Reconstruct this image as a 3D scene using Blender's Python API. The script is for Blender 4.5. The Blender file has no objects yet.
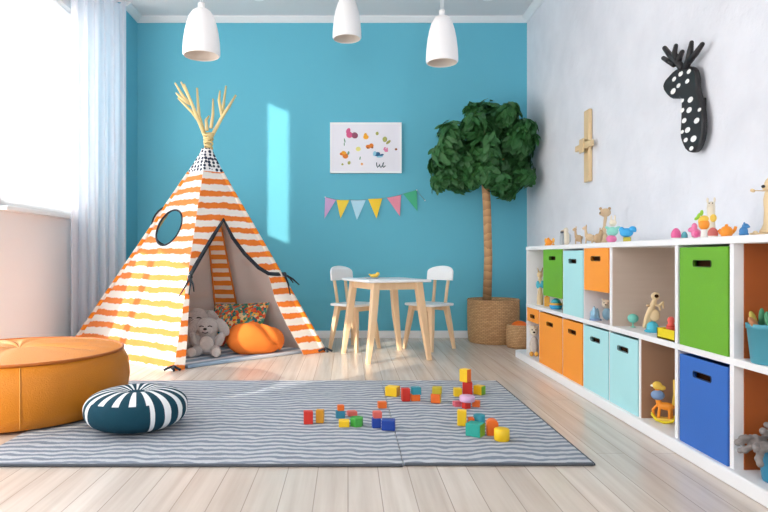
import bpy, bmesh, math, random
from mathutils import Vector, Matrix
random.seed(7)
C = bpy.context.scene.collection
PI = math.pi
CAMH, F, VPX, VPY = 0.70, 620.0, 348.0, 256.0
D, H = 5.3, 2.735            # back wall depth, room height
XR, XP, XL = 1.53, -1.80, -2.16   # right wall, pier, window wall

def lin(c):
    return tuple(((v/255)/12.92 if v/255 <= .04045 else ((v/255+.055)/1.055)**2.4) for v in c)
def at(px, py, Y):          # point of the photograph at depth Y
    return Vector(((px-VPX)*Y/F, Y, CAMH+(VPY-py)*Y/F))
def zat(py, Y): return CAMH+(VPY-py)*Y/F
def yx(px, X): return F*X/(px-VPX)      # depth at which a pixel column meets plane x = X
def on_plane(px, py, p0, n):
    d = Vector(((px-VPX)/F, 1, (VPY-py)/F)); o = Vector((0, 0, CAMH))
    return o + d*((p0-o).dot(n)/d.dot(n))

# ---------------------------------------------------------------- materials
MATS = {}
def mat(name, rgb, rough=.6, noise=0, scale=8, bump=0, bscale=60, trans=0, spec=.5, sheen=0):
    if name in MATS: return MATS[name]
    m = bpy.data.materials.new(name); m.use_nodes = True
    nt = m.node_tree; b = nt.nodes['Principled BSDF']; out = nt.nodes['Material Output']
    col = lin(rgb)+(1,)
    b.inputs['Base Color'].default_value = col
    b.inputs['Roughness'].default_value = rough
    b.inputs['Specular IOR Level'].default_value = spec
    if sheen: b.inputs['Sheen Weight'].default_value = sheen
    tc = nt.nodes.new('ShaderNodeTexCoord')
    if noise:
        n = nt.nodes.new('ShaderNodeTexNoise'); n.inputs['Scale'].default_value = scale; n.inputs['Detail'].default_value = 4
        nt.links.new(tc.outputs['Object'], n.inputs['Vector'])
        r = nt.nodes.new('ShaderNodeMix'); r.data_type = 'RGBA'
        r.inputs['A'].default_value = tuple(c*(1-noise) for c in col[:3])+(1,)
        r.inputs['B'].default_value = tuple(min(1, c*(1+noise)) for c in col[:3])+(1,)
        nt.links.new(n.outputs['Fac'], r.inputs['Factor']); nt.links.new(r.outputs['Result'], b.inputs['Base Color'])
    if bump:
        n2 = nt.nodes.new('ShaderNodeTexNoise'); n2.inputs['Scale'].default_value = bscale; n2.inputs['Detail'].default_value = 3
        nt.links.new(tc.outputs['Object'], n2.inputs['Vector'])
        bp = nt.nodes.new('ShaderNodeBump'); bp.inputs['Strength'].default_value = bump; bp.inputs['Distance'].default_value = .01
        nt.links.new(n2.outputs['Fac'], bp.inputs['Height']); nt.links.new(bp.outputs['Normal'], b.inputs['Normal'])
    if trans: add_trans(nt, b, out, trans)
    MATS[name] = m; return m
def add_trans(nt, b, out, f):
    t = nt.nodes.new('ShaderNodeBsdfTranslucent'); mx = nt.nodes.new('ShaderNodeMixShader'); mx.inputs[0].default_value = f
    src = b.inputs['Base Color']
    if src.is_linked: nt.links.new(src.links[0].from_socket, t.inputs['Color'])
    else: t.inputs['Color'].default_value = src.default_value
    nt.links.new(b.outputs[0], mx.inputs[1]); nt.links.new(t.outputs[0], mx.inputs[2]); nt.links.new(mx.outputs[0], out.inputs['Surface'])
class NT:                                   # small node helper
    def __init__(s, name, rough=.7):
        s.m = bpy.data.materials.new(name); s.m.use_nodes = True; s.t = s.m.node_tree
        s.b = s.t.nodes['Principled BSDF']; s.out = s.t.nodes['Material Output']; s.b.inputs['Roughness'].default_value = rough
        s.tc = s.t.nodes.new('ShaderNodeTexCoord'); MATS[name] = s.m
    def n(s, typ, **kw):
        x = s.t.nodes.new(typ)
        for k, v in kw.items(): setattr(x, k, v)
        return x
    def l(s, a, b): s.t.links.new(a, b)
    def math(s, op, a, b=None, c=None):
        x = s.n('ShaderNodeMath', operation=op)
        for i, v in enumerate((a, b, c)):
            if v is None: continue
            if isinstance(v, (int, float)): x.inputs[i].default_value = v
            else: s.l(v, x.inputs[i])
        return x.outputs[0]
    def mix(s, f, a, b):
        x = s.n('ShaderNodeMix', data_type='RGBA')
        for sock, v in ((x.inputs['Factor'], f), (x.inputs['A'], a), (x.inputs['B'], b)):
            if isinstance(v, (int, float)): sock.default_value = v
            elif isinstance(v, tuple): sock.default_value = lin(v)+(1,)
            else: s.l(v, sock)
        return x.outputs['Result']
    def noise(s, vec, scale, detail=3):
        x = s.n('ShaderNodeTexNoise'); x.inputs['Scale'].default_value = scale; x.inputs['Detail'].default_value = detail
        s.l(vec, x.inputs['Vector']); return x.outputs['Fac']
    def mapv(s, scale=(1, 1, 1), src='Object', rot=(0, 0, 0)):
        x = s.n('ShaderNodeMapping'); x.inputs['Scale'].default_value = scale; x.inputs['Rotation'].default_value = rot
        s.l(s.tc.outputs[src], x.inputs['Vector']); return x.outputs['Vector']
    def bump(s, h, st=.3, dist=.01):
        x = s.n('ShaderNodeBump'); x.inputs['Strength'].default_value = st; x.inputs['Distance'].default_value = dist
        s.l(h, x.inputs['Height']); s.l(x.outputs['Normal'], s.b.inputs['Normal'])
    def sep(s, src='Object'):
        x = s.n('ShaderNodeSeparateXYZ'); s.l(s.tc.outputs[src], x.inputs[0]); return x.outputs

# floor: pale boards running towards the back wall
k = NT('pale_floor_boards', .27)
br = k.n('ShaderNodeTexBrick'); br.offset = .37; br.inputs['Scale'].default_value = 1
br.inputs['Brick Width'].default_value = 2.2; br.inputs['Row Height'].default_value = .098
br.inputs['Mortar Size'].default_value = .0016; br.inputs['Mortar Smooth'].default_value = .3; br.inputs['Bias'].default_value = 0
br.inputs['Color1'].default_value = lin((224, 213, 202))+(1,); br.inputs['Color2'].default_value = lin((208, 195, 182))+(1,); br.inputs['Mortar'].default_value = lin((158, 144, 132))+(1,)
k.l(k.mapv(rot=(0, 0, PI/2)), br.inputs['Vector'])
g = k.noise(k.mapv((26, 1.3, 1)), 1.0, 6); g2 = k.noise(k.mapv((90, 3, 1)), 1.0, 3)
gm = k.n('ShaderNodeMapRange'); gm.inputs[1].default_value = .35; gm.inputs[2].default_value = .7; k.l(g, gm.inputs[0])
c1 = k.mix(k.math('MULTIPLY', gm.outputs[0], .55), br.outputs['Color'], (172, 152, 136))
k.l(k.mix(k.math('MULTIPLY', g2, .25), c1, (236, 228, 220)), k.b.inputs['Base Color'])
k.bump(k.math('ADD', k.math('MULTIPLY', br.outputs['Fac'], -1.0), k.math('MULTIPLY', g2, .15)), .25, .004)
# walls
def plaster(name, rgb, bump=.15, noise=.02, sc=3): return mat(name, rgb, .85, noise, sc, bump, 40, spec=.2)
M_TEAL = plaster('teal_paint', (104, 186, 208), .05, .03, 2)
k = NT('white_textured_plaster', .9)
nn = k.noise(k.mapv(), 5, 8); k.l(k.mix(nn, (212, 215, 222), (236, 238, 244)), k.b.inputs['Base Color']); k.bump(k.noise(k.mapv(), 26, 6), .35, .012); k.b.inputs['Specular IOR Level'].default_value = .2
M_RWALL = k.m
M_WWALL = plaster('white_paint', (238, 234, 234), .04)
M_CEIL = plaster('ceiling_paint', (226, 226, 228), .03)
M_TRIM = mat('white_trim_paint', (238, 240, 242), .45)
M_WHITE = mat('white_lacquer', (244, 246, 248), .35)
M_SHELF = mat('white_laminate', (240, 241, 243), .4)
k = NT('taupe_laminate', .5); k.l(k.mix(k.noise(k.mapv((2, 2, 30)), 2, 3), (196, 178, 162), (204, 187, 172)), k.b.inputs['Base Color']); M_TAUPE = k.m
M_BROWN = mat('brown_laminate', (164, 126, 98), .5, .05)
M_RUST = mat('rust_laminate', (168, 84, 26), .5, .06)
k = NT('birch_wood', .5); k.l(k.mix(k.noise(k.mapv((30, 30, 3)), 1, 4), (226, 190, 148), (242, 213, 176)), k.b.inputs['Base Color']); M_BIRCH = k.m
k = NT('pale_branch_wood', .6); k.l(k.mix(k.noise(k.mapv((20, 20, 5)), 1, 4), (206, 178, 112), (240, 222, 168)), k.b.inputs['Base Color']); M_BRANCH = k.m
M_TOYWOOD = mat('toy_wood', (222, 196, 152), .5, .08, 20)
M_DARK = mat('dark_hole', (52, 30, 16), .9, spec=.05)  # shade inside the bin slots, also dark toy faces, noses and eyes
M_BLACK = mat('black_paint', (30, 29, 32), .55)
M_DOT = mat('white_dot_paint', (244, 244, 242), .6)
M_ROPE = mat('charcoal_cord', (36, 44, 54), .8)
# tent fabric: orange bands by height, wobbly painted edges
def stripes(name, period, phase, band, orange, white, wob=.018, trans=.22):
    k = NT(name, .85); k.b.inputs['Specular IOR Level'].default_value = .1
    z = k.sep()[2]
    w = k.noise(k.mapv((3, 3, 3)), 2.2, 3); w2 = k.noise(k.mapv((30, 30, 12)), 1.0, 2)
    zz = k.math('ADD', k.math('ADD', z, k.math('MULTIPLY', k.math('SUBTRACT', w, .5), wob*2.2)), k.math('MULTIPLY', k.math('SUBTRACT', w2, .5), wob))
    f = k.math('FRACT', k.math('ADD', k.math('DIVIDE', zz, period), phase))
    tri = k.math('ABSOLUTE', k.math('SUBTRACT', f, .5))
    mr = k.n('ShaderNodeMapRange'); mr.inputs[1].default_value = band/2+.03; mr.inputs[2].default_value = band/2-.03; k.l(tri, mr.inputs[0])
    o2 = k.mix(k.noise(k.mapv((14, 14, 30)), 1, 3), orange, tuple(min(255, int(c*1.08)+6) for c in orange))
    k.l(k.mix(mr.outputs[0], white, o2), k.b.inputs['Base Color'])
    k.bump(k.noise(k.mapv(), 9, 3), .25, .02)
    add_trans(k.t, k.b, k.out, trans); return k.m
M_TENT = stripes('orange_striped_canvas', .087, .1, .46, (238, 138, 76), (250, 246, 240))
M_TENT2 = stripes('orange_striped_front_canvas', .087, .38, .46, (236, 130, 56), (250, 246, 240))
M_SLEEVE = stripes('striped_sleeve_canvas', .087, .38, .5, (240, 138, 44), (248, 240, 232))
M_LADDER = stripes('striped_back_panel', .068, .3, .55, (226, 134, 50), (244, 232, 220), .006)
M_LINING = mat('pale_lining', (238, 232, 228), .9, .02, 4, .3, 10, trans=.3, spec=.1)
k = NT('navy_check_canvas', .85); ch = k.n('ShaderNodeTexVoronoi'); ch.inputs['Scale'].default_value = 38; ch.inputs['Randomness'].default_value = .25
k.l(k.tc.outputs['Object'], ch.inputs['Vector']); mr = k.n('ShaderNodeMapRange'); mr.inputs[1].default_value = .44; mr.inputs[2].default_value = .5; k.l(ch.outputs['Distance'], mr.inputs[0])
k.l(k.mix(mr.outputs[0], (30, 46, 72), (240, 240, 240)), k.b.inputs['Base Color']); M_CHECK = k.m
# rug
k = NT('grey_wavy_stripe_rug', .95); k.b.inputs['Specular IOR Level'].default_value = .05
x, y, z = k.sep()
w = k.noise(k.mapv((2.2, 1.1, 1)), 2.0, 2); w2 = k.noise(k.mapv((9, 9, 1)), 2.0, 2)
yy = k.math('ADD', k.math('ADD', y, k.math('MULTIPLY', w, .12)), k.math('MULTIPLY', w2, .03))
f = k.math('SINE', k.math('MULTIPLY', yy, 2*PI/.046))
mr = k.n('ShaderNodeMapRange'); mr.inputs[1].default_value = -.35; mr.inputs[2].default_value = .35; k.l(f, mr.inputs[0])
fz = k.noise(k.mapv((160, 160, 1)), 1, 2)
k.l(k.mix(k.math('MULTIPLY', fz, .35), k.mix(mr.outputs[0], (128, 138, 152), (200, 204, 209)), (150, 158, 170)), k.b.inputs['Base Color'])
k.bump(k.math('ADD', k.math('MULTIPLY', f, .4), fz), .5, .006); M_RUG = k.m
M_RUGEDGE = mat('rug_binding', (84, 90, 98), .95)
# fabrics
M_OCHRE = mat('ochre_faux_leather', (188, 114, 2), .5, .06, 5, .2, 200)
M_OCHREP = mat('ochre_piping', (160, 84, 8), .5)
M_THREAD = mat('tan_thread', (206, 150, 70), .7)
M_PETROL = mat('petrol_cotton', (22, 66, 82), .85, .08, 10, .2, 150, spec=.2)
M_COTTON = mat('white_cotton', (232, 236, 238), .85, .03, 10, .2, 150, spec=.2)
M_PLUSH = mat('grey_plush', (178, 172, 170), .95, .12, 60, .8, 130, spec=.05, sheen=.4)
M_PLUSHL = mat('pale_plush', (206, 198, 192), .95, .1, 60, .8, 130, spec=.05, sheen=.4)
M_CUSH = mat('orange_cotton', (240, 128, 52), .8, .05, 6, .25, 20, spec=.2)
k = NT('multicolour_print', .85); v = k.n('ShaderNodeTexVoronoi'); v.inputs['Scale'].default_value = 52; k.l(k.tc.outputs['Object'], v.inputs['Vector'])
cr = k.n('ShaderNodeValToRGB'); cr.color_ramp.interpolation = 'CONSTANT'; e = cr.color_ramp.elements
cols = [(36, 110, 116), (226, 92, 46), (90, 160, 150), (232, 176, 60), (212, 70, 44), (60, 130, 96), (230, 200, 150)]
e[0].color = lin(cols[0])+(1,); e[1].position = 1/7; e[1].color = lin(cols[1])+(1,)
for i in range(2, 7): q = e.new(i/7); q.color = lin(cols[i])+(1,)
sx = k.n('ShaderNodeSeparateColor'); k.l(v.outputs['Color'], sx.inputs[0]); k.l(sx.outputs[0], cr.inputs[0])
k.l(cr.outputs[0], k.b.inputs['Base Color']); M_PRINT = k.m
k = NT('blue_striped_mat_cloth', .9); x, y, z = k.sep()
f = k.math('SINE', k.math('MULTIPLY', k.math('ADD', k.math('MULTIPLY', x, .75), k.math('MULTIPLY', y, -.66)), 2*PI/.13))
mr = k.n('ShaderNodeMapRange'); mr.inputs[1].default_value = -.1; mr.inputs[2].default_value = .95; k.l(f, mr.inputs[0])
k.l(k.mix(mr.outputs[0], (136, 160, 184), (222, 229, 236)), k.b.inputs['Base Color']); M_MAT = k.m
k = NT('wicker', .8); wv = k.n('ShaderNodeTexBrick'); wv.inputs['Scale'].default_value = 1; wv.inputs['Brick Width'].default_value = .03; wv.inputs['Row Height'].default_value = .012; wv.inputs['Mortar Size'].default_value = .0015
wv.inputs['Color1'].default_value = lin((214, 172, 124))+(1,); wv.inputs['Color2'].default_value = lin((192, 148, 102))+(1,); wv.inputs['Mortar'].default_value = lin((150, 110, 72))+(1,)
x, y, z = k.sep(); cb = k.n('ShaderNodeCombineXYZ'); k.l(k.math('MULTIPLY', k.math('ARCTAN2', y, x), .2), cb.inputs[0]); k.l(z, cb.inputs[1]); k.l(cb.outputs[0], wv.inputs['Vector'])
k.l(wv.outputs['Color'], k.b.inputs['Base Color']); k.bump(wv.outputs['Fac'], -.6, .004); M_WICK = k.m
k = NT('trunk_bark', .8); x, y, z = k.sep()
rg = k.math('FRACT', k.math('ADD', k.math('MULTIPLY', z, 16), k.math('MULTIPLY', k.noise(k.mapv(), 9, 3), 1.6)))
k.l(k.mix(rg, (178, 132, 90), (212, 166, 118)), k.b.inputs['Base Color']); k.bump(rg, .4, .006); M_BARK = k.m
k = NT('ficus_leaf', .5); oi = k.noise(k.mapv(), 7, 4); k.l(k.mix(oi, (32, 84, 42), (68, 130, 66)), k.b.inputs['Base Color']); add_trans(k.t, k.b, k.out, .12); M_LEAF = k.m
M_SOIL = mat('potting_soil', (66, 48, 36), .95, .2, 40)
# sheer fabric and glass
k = NT('sheer_white_voile', .9); k.b.inputs['Base Color'].default_value = lin((244, 242, 247))+(1,)
add_trans(k.t, k.b, k.out, .6); M_SHEER = k.m
k = NT('white_blind_cloth', .9); k.b.inputs['Base Color'].default_value = (.95, .95, .95, 1); add_trans(k.t, k.b, k.out, .75); M_BLIND = k.m
k = NT('clear_glass', 0)
tr = k.n('ShaderNodeBsdfTransparent'); gl = k.n('ShaderNodeBsdfGlossy'); gl.inputs['Roughness'].default_value = .02; mx = k.n('ShaderNodeMixShader'); fr = k.n('ShaderNodeFresnel'); fr.inputs[0].default_value = 1.1
k.l(fr.outputs[0], mx.inputs[0]); k.l(tr.outputs[0], mx.inputs[1]); k.l(gl.outputs[0], mx.inputs[2]); k.l(mx.outputs[0], k.out.inputs['Surface']); M_GLASS = k.m
def P(name, rgb, rough=.45): return mat(name, rgb, rough, .04, 12)

# ---------------------------------------------------------------- geometry helpers
LOC = {}
class MB:
    def __init__(s): s.bm = bmesh.new()
    def _merge(s, t, mi=0, smooth=False, mtx=None):
        if mtx is not None: bmesh.ops.transform(t, matrix=mtx, verts=t.verts)
        for f in t.faces:
            f.smooth = smooth
            if mi is not None: f.material_index = mi
        me = bpy.data.meshes.new('tmp'); t.to_mesh(me); t.free(); s.bm.from_mesh(me); bpy.data.meshes.remove(me); return s
    def box(s, a, b, bev=0, mi=0, rot=None, seg=2):        # corners a, b; optional rotation matrix about its centre
        t = bmesh.new(); bmesh.ops.create_cube(t, size=1)
        a, b = Vector(a), Vector(b); c = (a+b)/2; d = b-a
        bmesh.ops.scale(t, vec=(abs(d.x), abs(d.y), abs(d.z)), verts=t.verts)
        if bev: bmesh.ops.bevel(t, geom=list(t.edges), offset=bev, segments=seg, profile=.5, affect='EDGES')
        m = Matrix.Translation(c)
        if rot is not None: m = m @ rot.to_4x4()
        return s._merge(t, mi, bool(bev) and seg > 2, m)
    def tube(s, pts, rad, n=12, mi=0, cap=True):
        pts = [Vector(p) for p in pts]; rad = rad if isinstance(rad, (list, tuple)) else [rad]*len(pts)
        t = bmesh.new(); rings = []; up = None
        for i, p in enumerate(pts):
            d = (pts[min(i+1, len(pts)-1)]-pts[max(i-1, 0)]).normalized()
            if up is None: up = d.orthogonal().normalized()
            else:
                up = up-d*up.dot(d); up = up.normalized() if up.length > 1e-6 else d.orthogonal().normalized()
            q = d.cross(up)
            rings.append([t.verts.new(p+(up*math.cos(2*PI*j/n)+q*math.sin(2*PI*j/n))*rad[i]) for j in range(n)])
        for r0, r1 in zip(rings, rings[1:]):
            for j in range(n): t.faces.new((r0[j], r0[(j+1) % n], r1[(j+1) % n], r1[j]))
        if cap: t.faces.new(rings[0][::-1]); t.faces.new(rings[-1])
        return s._merge(t, mi, True)
    def lathe(s, prof, n=32, c=(0, 0, 0), mi=0, mtx=None):
        t = bmesh.new(); rings = []
        for r, z in prof:
            if r < 1e-6: rings.append([t.verts.new((0, 0, z))])
            else: rings.append([t.verts.new((r*math.cos(2*PI*j/n), r*math.sin(2*PI*j/n), z)) for j in range(n)])
        for a, b in zip(rings, rings[1:]):
            for j in range(n):
                j2 = (j+1) % n
                if len(a) == 1 and len(b) == 1: continue
                if len(a) == 1: t.faces.new((a[0], b[j2], b[j]))
                elif len(b) == 1: t.faces.new((a[j], a[j2], b[0]))
                else: t.faces.new((a[j], a[j2], b[j2], b[j]))
        bmesh.ops.recalc_face_normals(t, faces=t.faces)
        m = Matrix.Translation(c)
        if mtx is not None: m = m @ mtx
        return s._merge(t, mi, True, m)
    def ell(s, c, r, rot=None, mi=0, n=16):
        t = bmesh.new(); bmesh.ops.create_uvsphere(t, u_segments=n, v_segments=max(8, n*2//3), radius=1)
        r = r if isinstance(r, (tuple, list)) else (r, r, r)
        m = Matrix.Translation(c)
        if rot is not None: m = m @ (rot if isinstance(rot, Matrix) else Matrix.Rotation(rot[0], 4, 'X') @ Matrix.Rotation(rot[1], 4, 'Y') @ Matrix.Rotation(rot[2], 4, 'Z')).to_4x4()
        return s._merge(t, mi, True, m @ Matrix.Diagonal(tuple(r)+(1,)))
    def grid(s, fn, nu, nv, mi=0, smooth=True, closed_u=False):
        t = bmesh.new(); V = [[t.verts.new(fn(i/nu, j/nv)) for i in range(nu+(0 if closed_u else 1))] for j in range(nv+1)]
        L = len(V[0])
        for j in range(nv):
            for i in range(nu): 
                try: t.faces.new((V[j][i], V[j][(i+1) % L], V[j+1][(i+1) % L], V[j+1][i]))
                except ValueError: pass
        return s._merge(t, mi, smooth)
    def prism(s, pts, z0, z1, bev=0, mi=0, mtx=None, smooth=False):       # polygon in xy between z0 and z1
        t = bmesh.new(); a = [t.verts.new((p[0], p[1], z0)) for p in pts]; f = t.faces.new(a)
        r = bmesh.ops.extrude_face_region(t, geom=[f]); vs = [g for g in r['geom'] if isinstance(g, bmesh.types.BMVert)]
        bmesh.ops.translate(t, vec=(0, 0, z1-z0), verts=vs); bmesh.ops.recalc_face_normals(t, faces=t.faces)
        if bev:
            es = [e for e in t.edges if abs(e.verts[0].co.z-e.verts[1].co.z) < 1e-7]
            bmesh.ops.bevel(t, geom=es, offset=bev, segments=3, profile=.5, affect='EDGES')
        return s._merge(t, mi, smooth, mtx)
    def fuse(s, vox, sm=3):                                  # one continuous skin out of overlapping lumps
        me = bpy.data.meshes.new('tmp'); s.bm.to_mesh(me); s.bm.free(); o = bpy.data.objects.new('tmp', me); C.objects.link(o)
        r = o.modifiers.new('r', 'REMESH'); r.mode = 'VOXEL'; r.voxel_size = vox
        q = o.modifiers.new('s', 'SMOOTH'); q.factor = .5; q.iterations = sm
        dg = bpy.context.evaluated_depsgraph_get(); m2 = bpy.data.meshes.new_from_object(o.evaluated_get(dg))
        bpy.data.objects.remove(o); bpy.data.meshes.remove(me)
        s.bm = bmesh.new(); s.bm.from_mesh(m2); bpy.data.meshes.remove(m2)
        for f in s.bm.faces: f.smooth = True; f.material_index = 0
        return s
    def build(s, name, mats, parent=None, local=False, origin=None):
        me = bpy.data.meshes.new(name); mats = mats if isinstance(mats, (list, tuple)) else [mats]
        if parent is not None and not local: off = LOC[parent.name]
        elif parent is None and not local:
            if origin is not None: off = Vector(origin)
            else:
                vs = [v.co for v in s.bm.verts]; lo = [min(v[i] for v in vs) for i in range(3)]; hi = [max(v[i] for v in vs) for i in range(3)]
                off = Vector(((lo[0]+hi[0])/2, (lo[1]+hi[1])/2, lo[2]))
        else: off = Vector((0, 0, 0))
        bmesh.ops.translate(s.bm, vec=-off, verts=s.bm.verts)
        s.bm.to_mesh(me); s.bm.free()
        for m in mats: me.materials.append(m)
        o = bpy.data.objects.new(name, me); C.objects.link(o)
        if parent is not None: o.parent = parent; LOC[o.name] = off
        else: o.location = off; LOC[o.name] = off
        return o
def tag(o, label, cat, group=None, kind=None):
    o['label'] = label; o['category'] = cat
    if group: o['group'] = group
    if kind: o['kind'] = kind
    return o
def thing(name, label, cat, loc=(0, 0, 0), rz=0, group=None):
    o = bpy.data.objects.new(name, None); C.objects.link(o); o.location = loc; o.rotation_euler = (0, 0, rz); o.empty_display_size = .05
    LOC[o.name] = Vector(loc); return tag(o, label, cat, group)
def struct(name, mb, m, label=None, parent=None, origin=(0, 0, 0)):
    o = mb.build(name, m, parent, origin=origin if parent is None else None)
    if parent is None:
        o['kind'] = 'structure'; o['category'] = name.split('_')[0]
        if label: o['label'] = label
    return o
def dup(root, loc, rz, label, group=None):
    r = root.copy(); C.objects.link(r); r.location = loc; r.rotation_euler = (0, 0, rz); r['label'] = label
    if group: r['group'] = group
    for ch in list(root.children):
        c = ch.copy(); C.objects.link(c); c.parent = r
        for g in list(ch.children):
            d = g.copy(); C.objects.link(d); d.parent = c
    return r

# ---------------------------------------------------------------- the room
Y0 = -1.6                                   # behind the camera
struct('floor', MB().box((XL-.12, Y0-.1, -.1), (XR+.12, D+.12, 0)), MATS['pale_floor_boards'], 'pale whitewashed floorboards running towards the teal wall')
struct('ceiling', MB().box((XL-.12, Y0-.1, H), (XR+.12, D+.12, H+.1)), M_CEIL, 'plain white ceiling')
struct('wall_back', MB().box((XP-.12, D, 0), (XR+.12, D+.12, H)), M_TEAL, 'teal painted back wall')
struct('wall_right', MB().box((XR, Y0, 0), (XR+.12, D, H)), M_RWALL, 'white rough plaster wall above the shelves')
struct('wall_pier', MB().box((XL, 4.97, 0), (XP, D+.12, H)), M_TEAL, 'narrow teal return wall beside the curtain')
# window wall with its openings, the unseen ones shaped to steer the sun, (y0, y1, z0, z1)
OPEN = [(1.3, 3.50, .06, 2.45), (3.50, 3.825, .06, 2.70), (3.855, 4.93, 1.015, 2.62)]
ys = sorted({Y0, 4.97}|{v for o in OPEN for v in o[:2]}); mb = MB()
for a, b in zip(ys, ys[1:]):
    hit = [o for o in OPEN if o[0] <= a+1e-6 and o[1] >= b-1e-6]
    if not hit: mb.box((XL-.12, a, 0), (XL, b, H))
    else: mb.box((XL-.12, a, 0), (XL, b, hit[0][2])); mb.box((XL-.12, a, hit[0][3]), (XL, b, H))
struct('wall_left', mb, M_WWALL, 'white wall under and around the bright window')
# wall behind the camera with a wide unseen opening sized for fill light
mb = MB().box((XL-.12, Y0-.12, 0), (-1.5, Y0, H)).box((.7, Y0-.12, 0), (XR+.12, Y0, H)).box((-1.5, Y0-.12, 0), (.7, Y0, 1.0)).box((-1.5, Y0-.12, 2.4), (.7, Y0, H))
struct('wall_front', mb, M_WWALL, 'white wall behind the viewpoint')
def window(name, o, bars=(), label='', x0=XL-.10, x1=XL-.04, fw=.05):
    y0, y1, z0, z1 = o
    fr = MB()
    fr.box((x0, y0, z0), (x1, y0+fw*.5, z1)).box((x0, y1-fw*.5, z0), (x1, y1, z1)).box((x0, y0, z0), (x1, y1, z0+fw)).box((x0, y0, z1-fw), (x1, y1, z1))
    for z in bars: fr.box((x0, y0, z-.035), (x1, y1, z+.035))
    w = struct(name, fr, M_TRIM, label)
    struct('window_pane', MB().box((x0+.025, y0, z0), (x0+.031, y1, z1)), M_GLASS, parent=w)
    return w
w1 = window('window_1', OPEN[2], (), 'bright overexposed window in the left wall')
struct('window_sill', MB().box((XL-.03, 3.84, .985), (XL+.05, 4.93, 1.015), .006), M_TRIM, parent=w1)
w2 = window('window_2', OPEN[1], (), 'narrow tall window'); struct('window_panel', MB().box((XL-.10, 3.50, 1.05), (XL-.04, 3.825, 1.50)), M_TRIM, parent=w2)  # unseen slit throws the wall's sun patch; added panel keeps sun off tent
window('window_3', OPEN[0], (), 'glazed terrace opening')  # added out of view so sun reaches the floor and tent
b = MB().box((XL-.02, 3.88, 1.03), (XL-.016, 4.905, 2.6)).build('roller_blind', M_BLIND)
tag(b, 'translucent white blind glowing over the bright left window', 'blind')
b = MB().box((XL+.004, 1.26, 1.08), (XL+.008, 3.652, 2.69)).build('roller_blind', M_BLIND)  # added out of view to block direct sun above its lower edge
tag(b, 'white blind pulled most of the way down the terrace opening', 'blind')
# trims
struct('baseboard_back', MB().box((XP, D-.016, 0), (XR, D, .062), .004), M_TRIM, 'white baseboard under the teal wall')
struct('baseboard_right', MB().box((XR-.016, 4.2, 0), (XR, D-.016, .062), .004), M_TRIM, 'white baseboard behind the wicker baskets')
def cornice(fn, ymin, ymax, axis):
    pr = [(0, 0), (.055, 0), (.055, -.012), (.03, -.026), (.012, -.043), (0, -.043)]; mb = MB(); t = bmesh.new()
    A = [t.verts.new(fn(u, v, ymin)) for u, v in pr]; B = [t.verts.new(fn(u, v, ymax)) for u, v in pr]
    for i in range(len(pr)): j = (i+1) % len(pr); t.faces.new((A[i], A[j], B[j], B[i]))
    t.faces.new(A); t.faces.new(B[::-1]); bmesh.ops.recalc_face_normals(t, faces=t.faces); return mb._merge(t)
struct('trim_1', cornice(lambda u, v, q: (q, D-u, H+v), XP, XR, 0), M_TRIM, 'white crown moulding above the teal wall')
struct('trim_2', cornice(lambda u, v, q: (XP+u, q, H+v), 4.97, D, 1), M_TRIM, 'short crown moulding above the teal return')
struct('trim_3', cornice(lambda u, v, q: (XR-u, q, H+v), 3.0, D, 1), M_TRIM, 'crown moulding above the plaster wall')
# curtain
def cur(u, v):
    a = Vector((-2.115, 4.73)); c = Vector((-1.768, 4.94)); p = a.lerp(c, u); n = Vector((.44, -.9))
    ph = u*2*PI*5.5
    d = .024*math.sin(ph)+.011*math.sin(ph*.53+1)+.006*math.sin(ph*2.1+v*3)
    d *= .75+.35*(1-v); p = p+n*d
    return (p.x, p.y, .012+v*(H-.035))
cu = thing('curtain', 'sheer white curtain in soft folds beside the bright window', 'curtain', (-1.95, 4.82, 0))
MB().grid(cur, 150, 24).build('cloth', M_SHEER, cu)
MB().tube([(-2.13, 4.72, H-.012), (-1.768, 4.94, H-.012)], .011).build('track', M_WHITE, cu)

# ---------------------------------------------------------------- ceiling lights
M_SHADE = mat('matt_white_shade', (246, 246, 247), .4); M_SHADEIN = mat('shade_inside', (236, 226, 216), .6); M_BULB = mat('frosted_bulb', (250, 246, 238), .3)
def pendant(px, ybot, ytop, Y, neck, label):
    zb, zt = zat(ybot, Y), zat(ytop, Y); x = (px-VPX)*Y/F; r = .1; h = zt-zb
    t = thing('pendant_lamp', label, 'lamp', (x, Y, zb), 0, 'white bell pendants over the play area')
    prof = [(.94, 0), (1.0, .03), (1.0, .12), (.97, .3), (.9, .5), (.8, .68), (.66, .84), (.5, .94), (.34, .985), (.15, 1.0)]
    if neck: prof = [(.94, 0), (1.0, .03), (.99, .15), (.93, .36), (.82, .56), (.66, .72), (.5, .84), (.44, .92), (.4, .985), (.15, 1.0)]
    o = [(a*r, b*h) for a, b in prof]; i = [(max(.0, a*r-.005), b*(h-.006)) for a, b in prof[::-1] if a > .3]
    MB().lathe(o, 40).build('shade', M_SHADE, t, True)
    MB().lathe([(0, .93*h)]+i+[(o[0][0], 0)], 40).build('shade_lining', M_SHADEIN, t, True)
    MB().lathe([(.0, 1.12*h), (.018, 1.12*h), (.02, .99*h), (0, .99*h)], 16).build('cap', M_SHADE, t, True)
    MB().ell((0, 0, .5*h), (.03, .03, .04)).build('bulb', M_BULB, t, True)
    hc = H-zb
    MB().tube([(-.006, 0, 1.1*h), (-.006, 0, hc-.02)], .0022, 6).tube([(.006, 0, 1.1*h), (.006, 0, hc-.02)], .0022, 6).build('cord', M_WHITE, t, True)
    MB().lathe([(0, hc-.03), (.05, hc-.03), (.055, hc), (0, hc)], 24).build('ceiling_rose', M_WHITE, t, True)
pendant(201.5, 56, 9, 3.35, False, 'white bell pendant lamp hanging in front of the tent poles')
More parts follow.
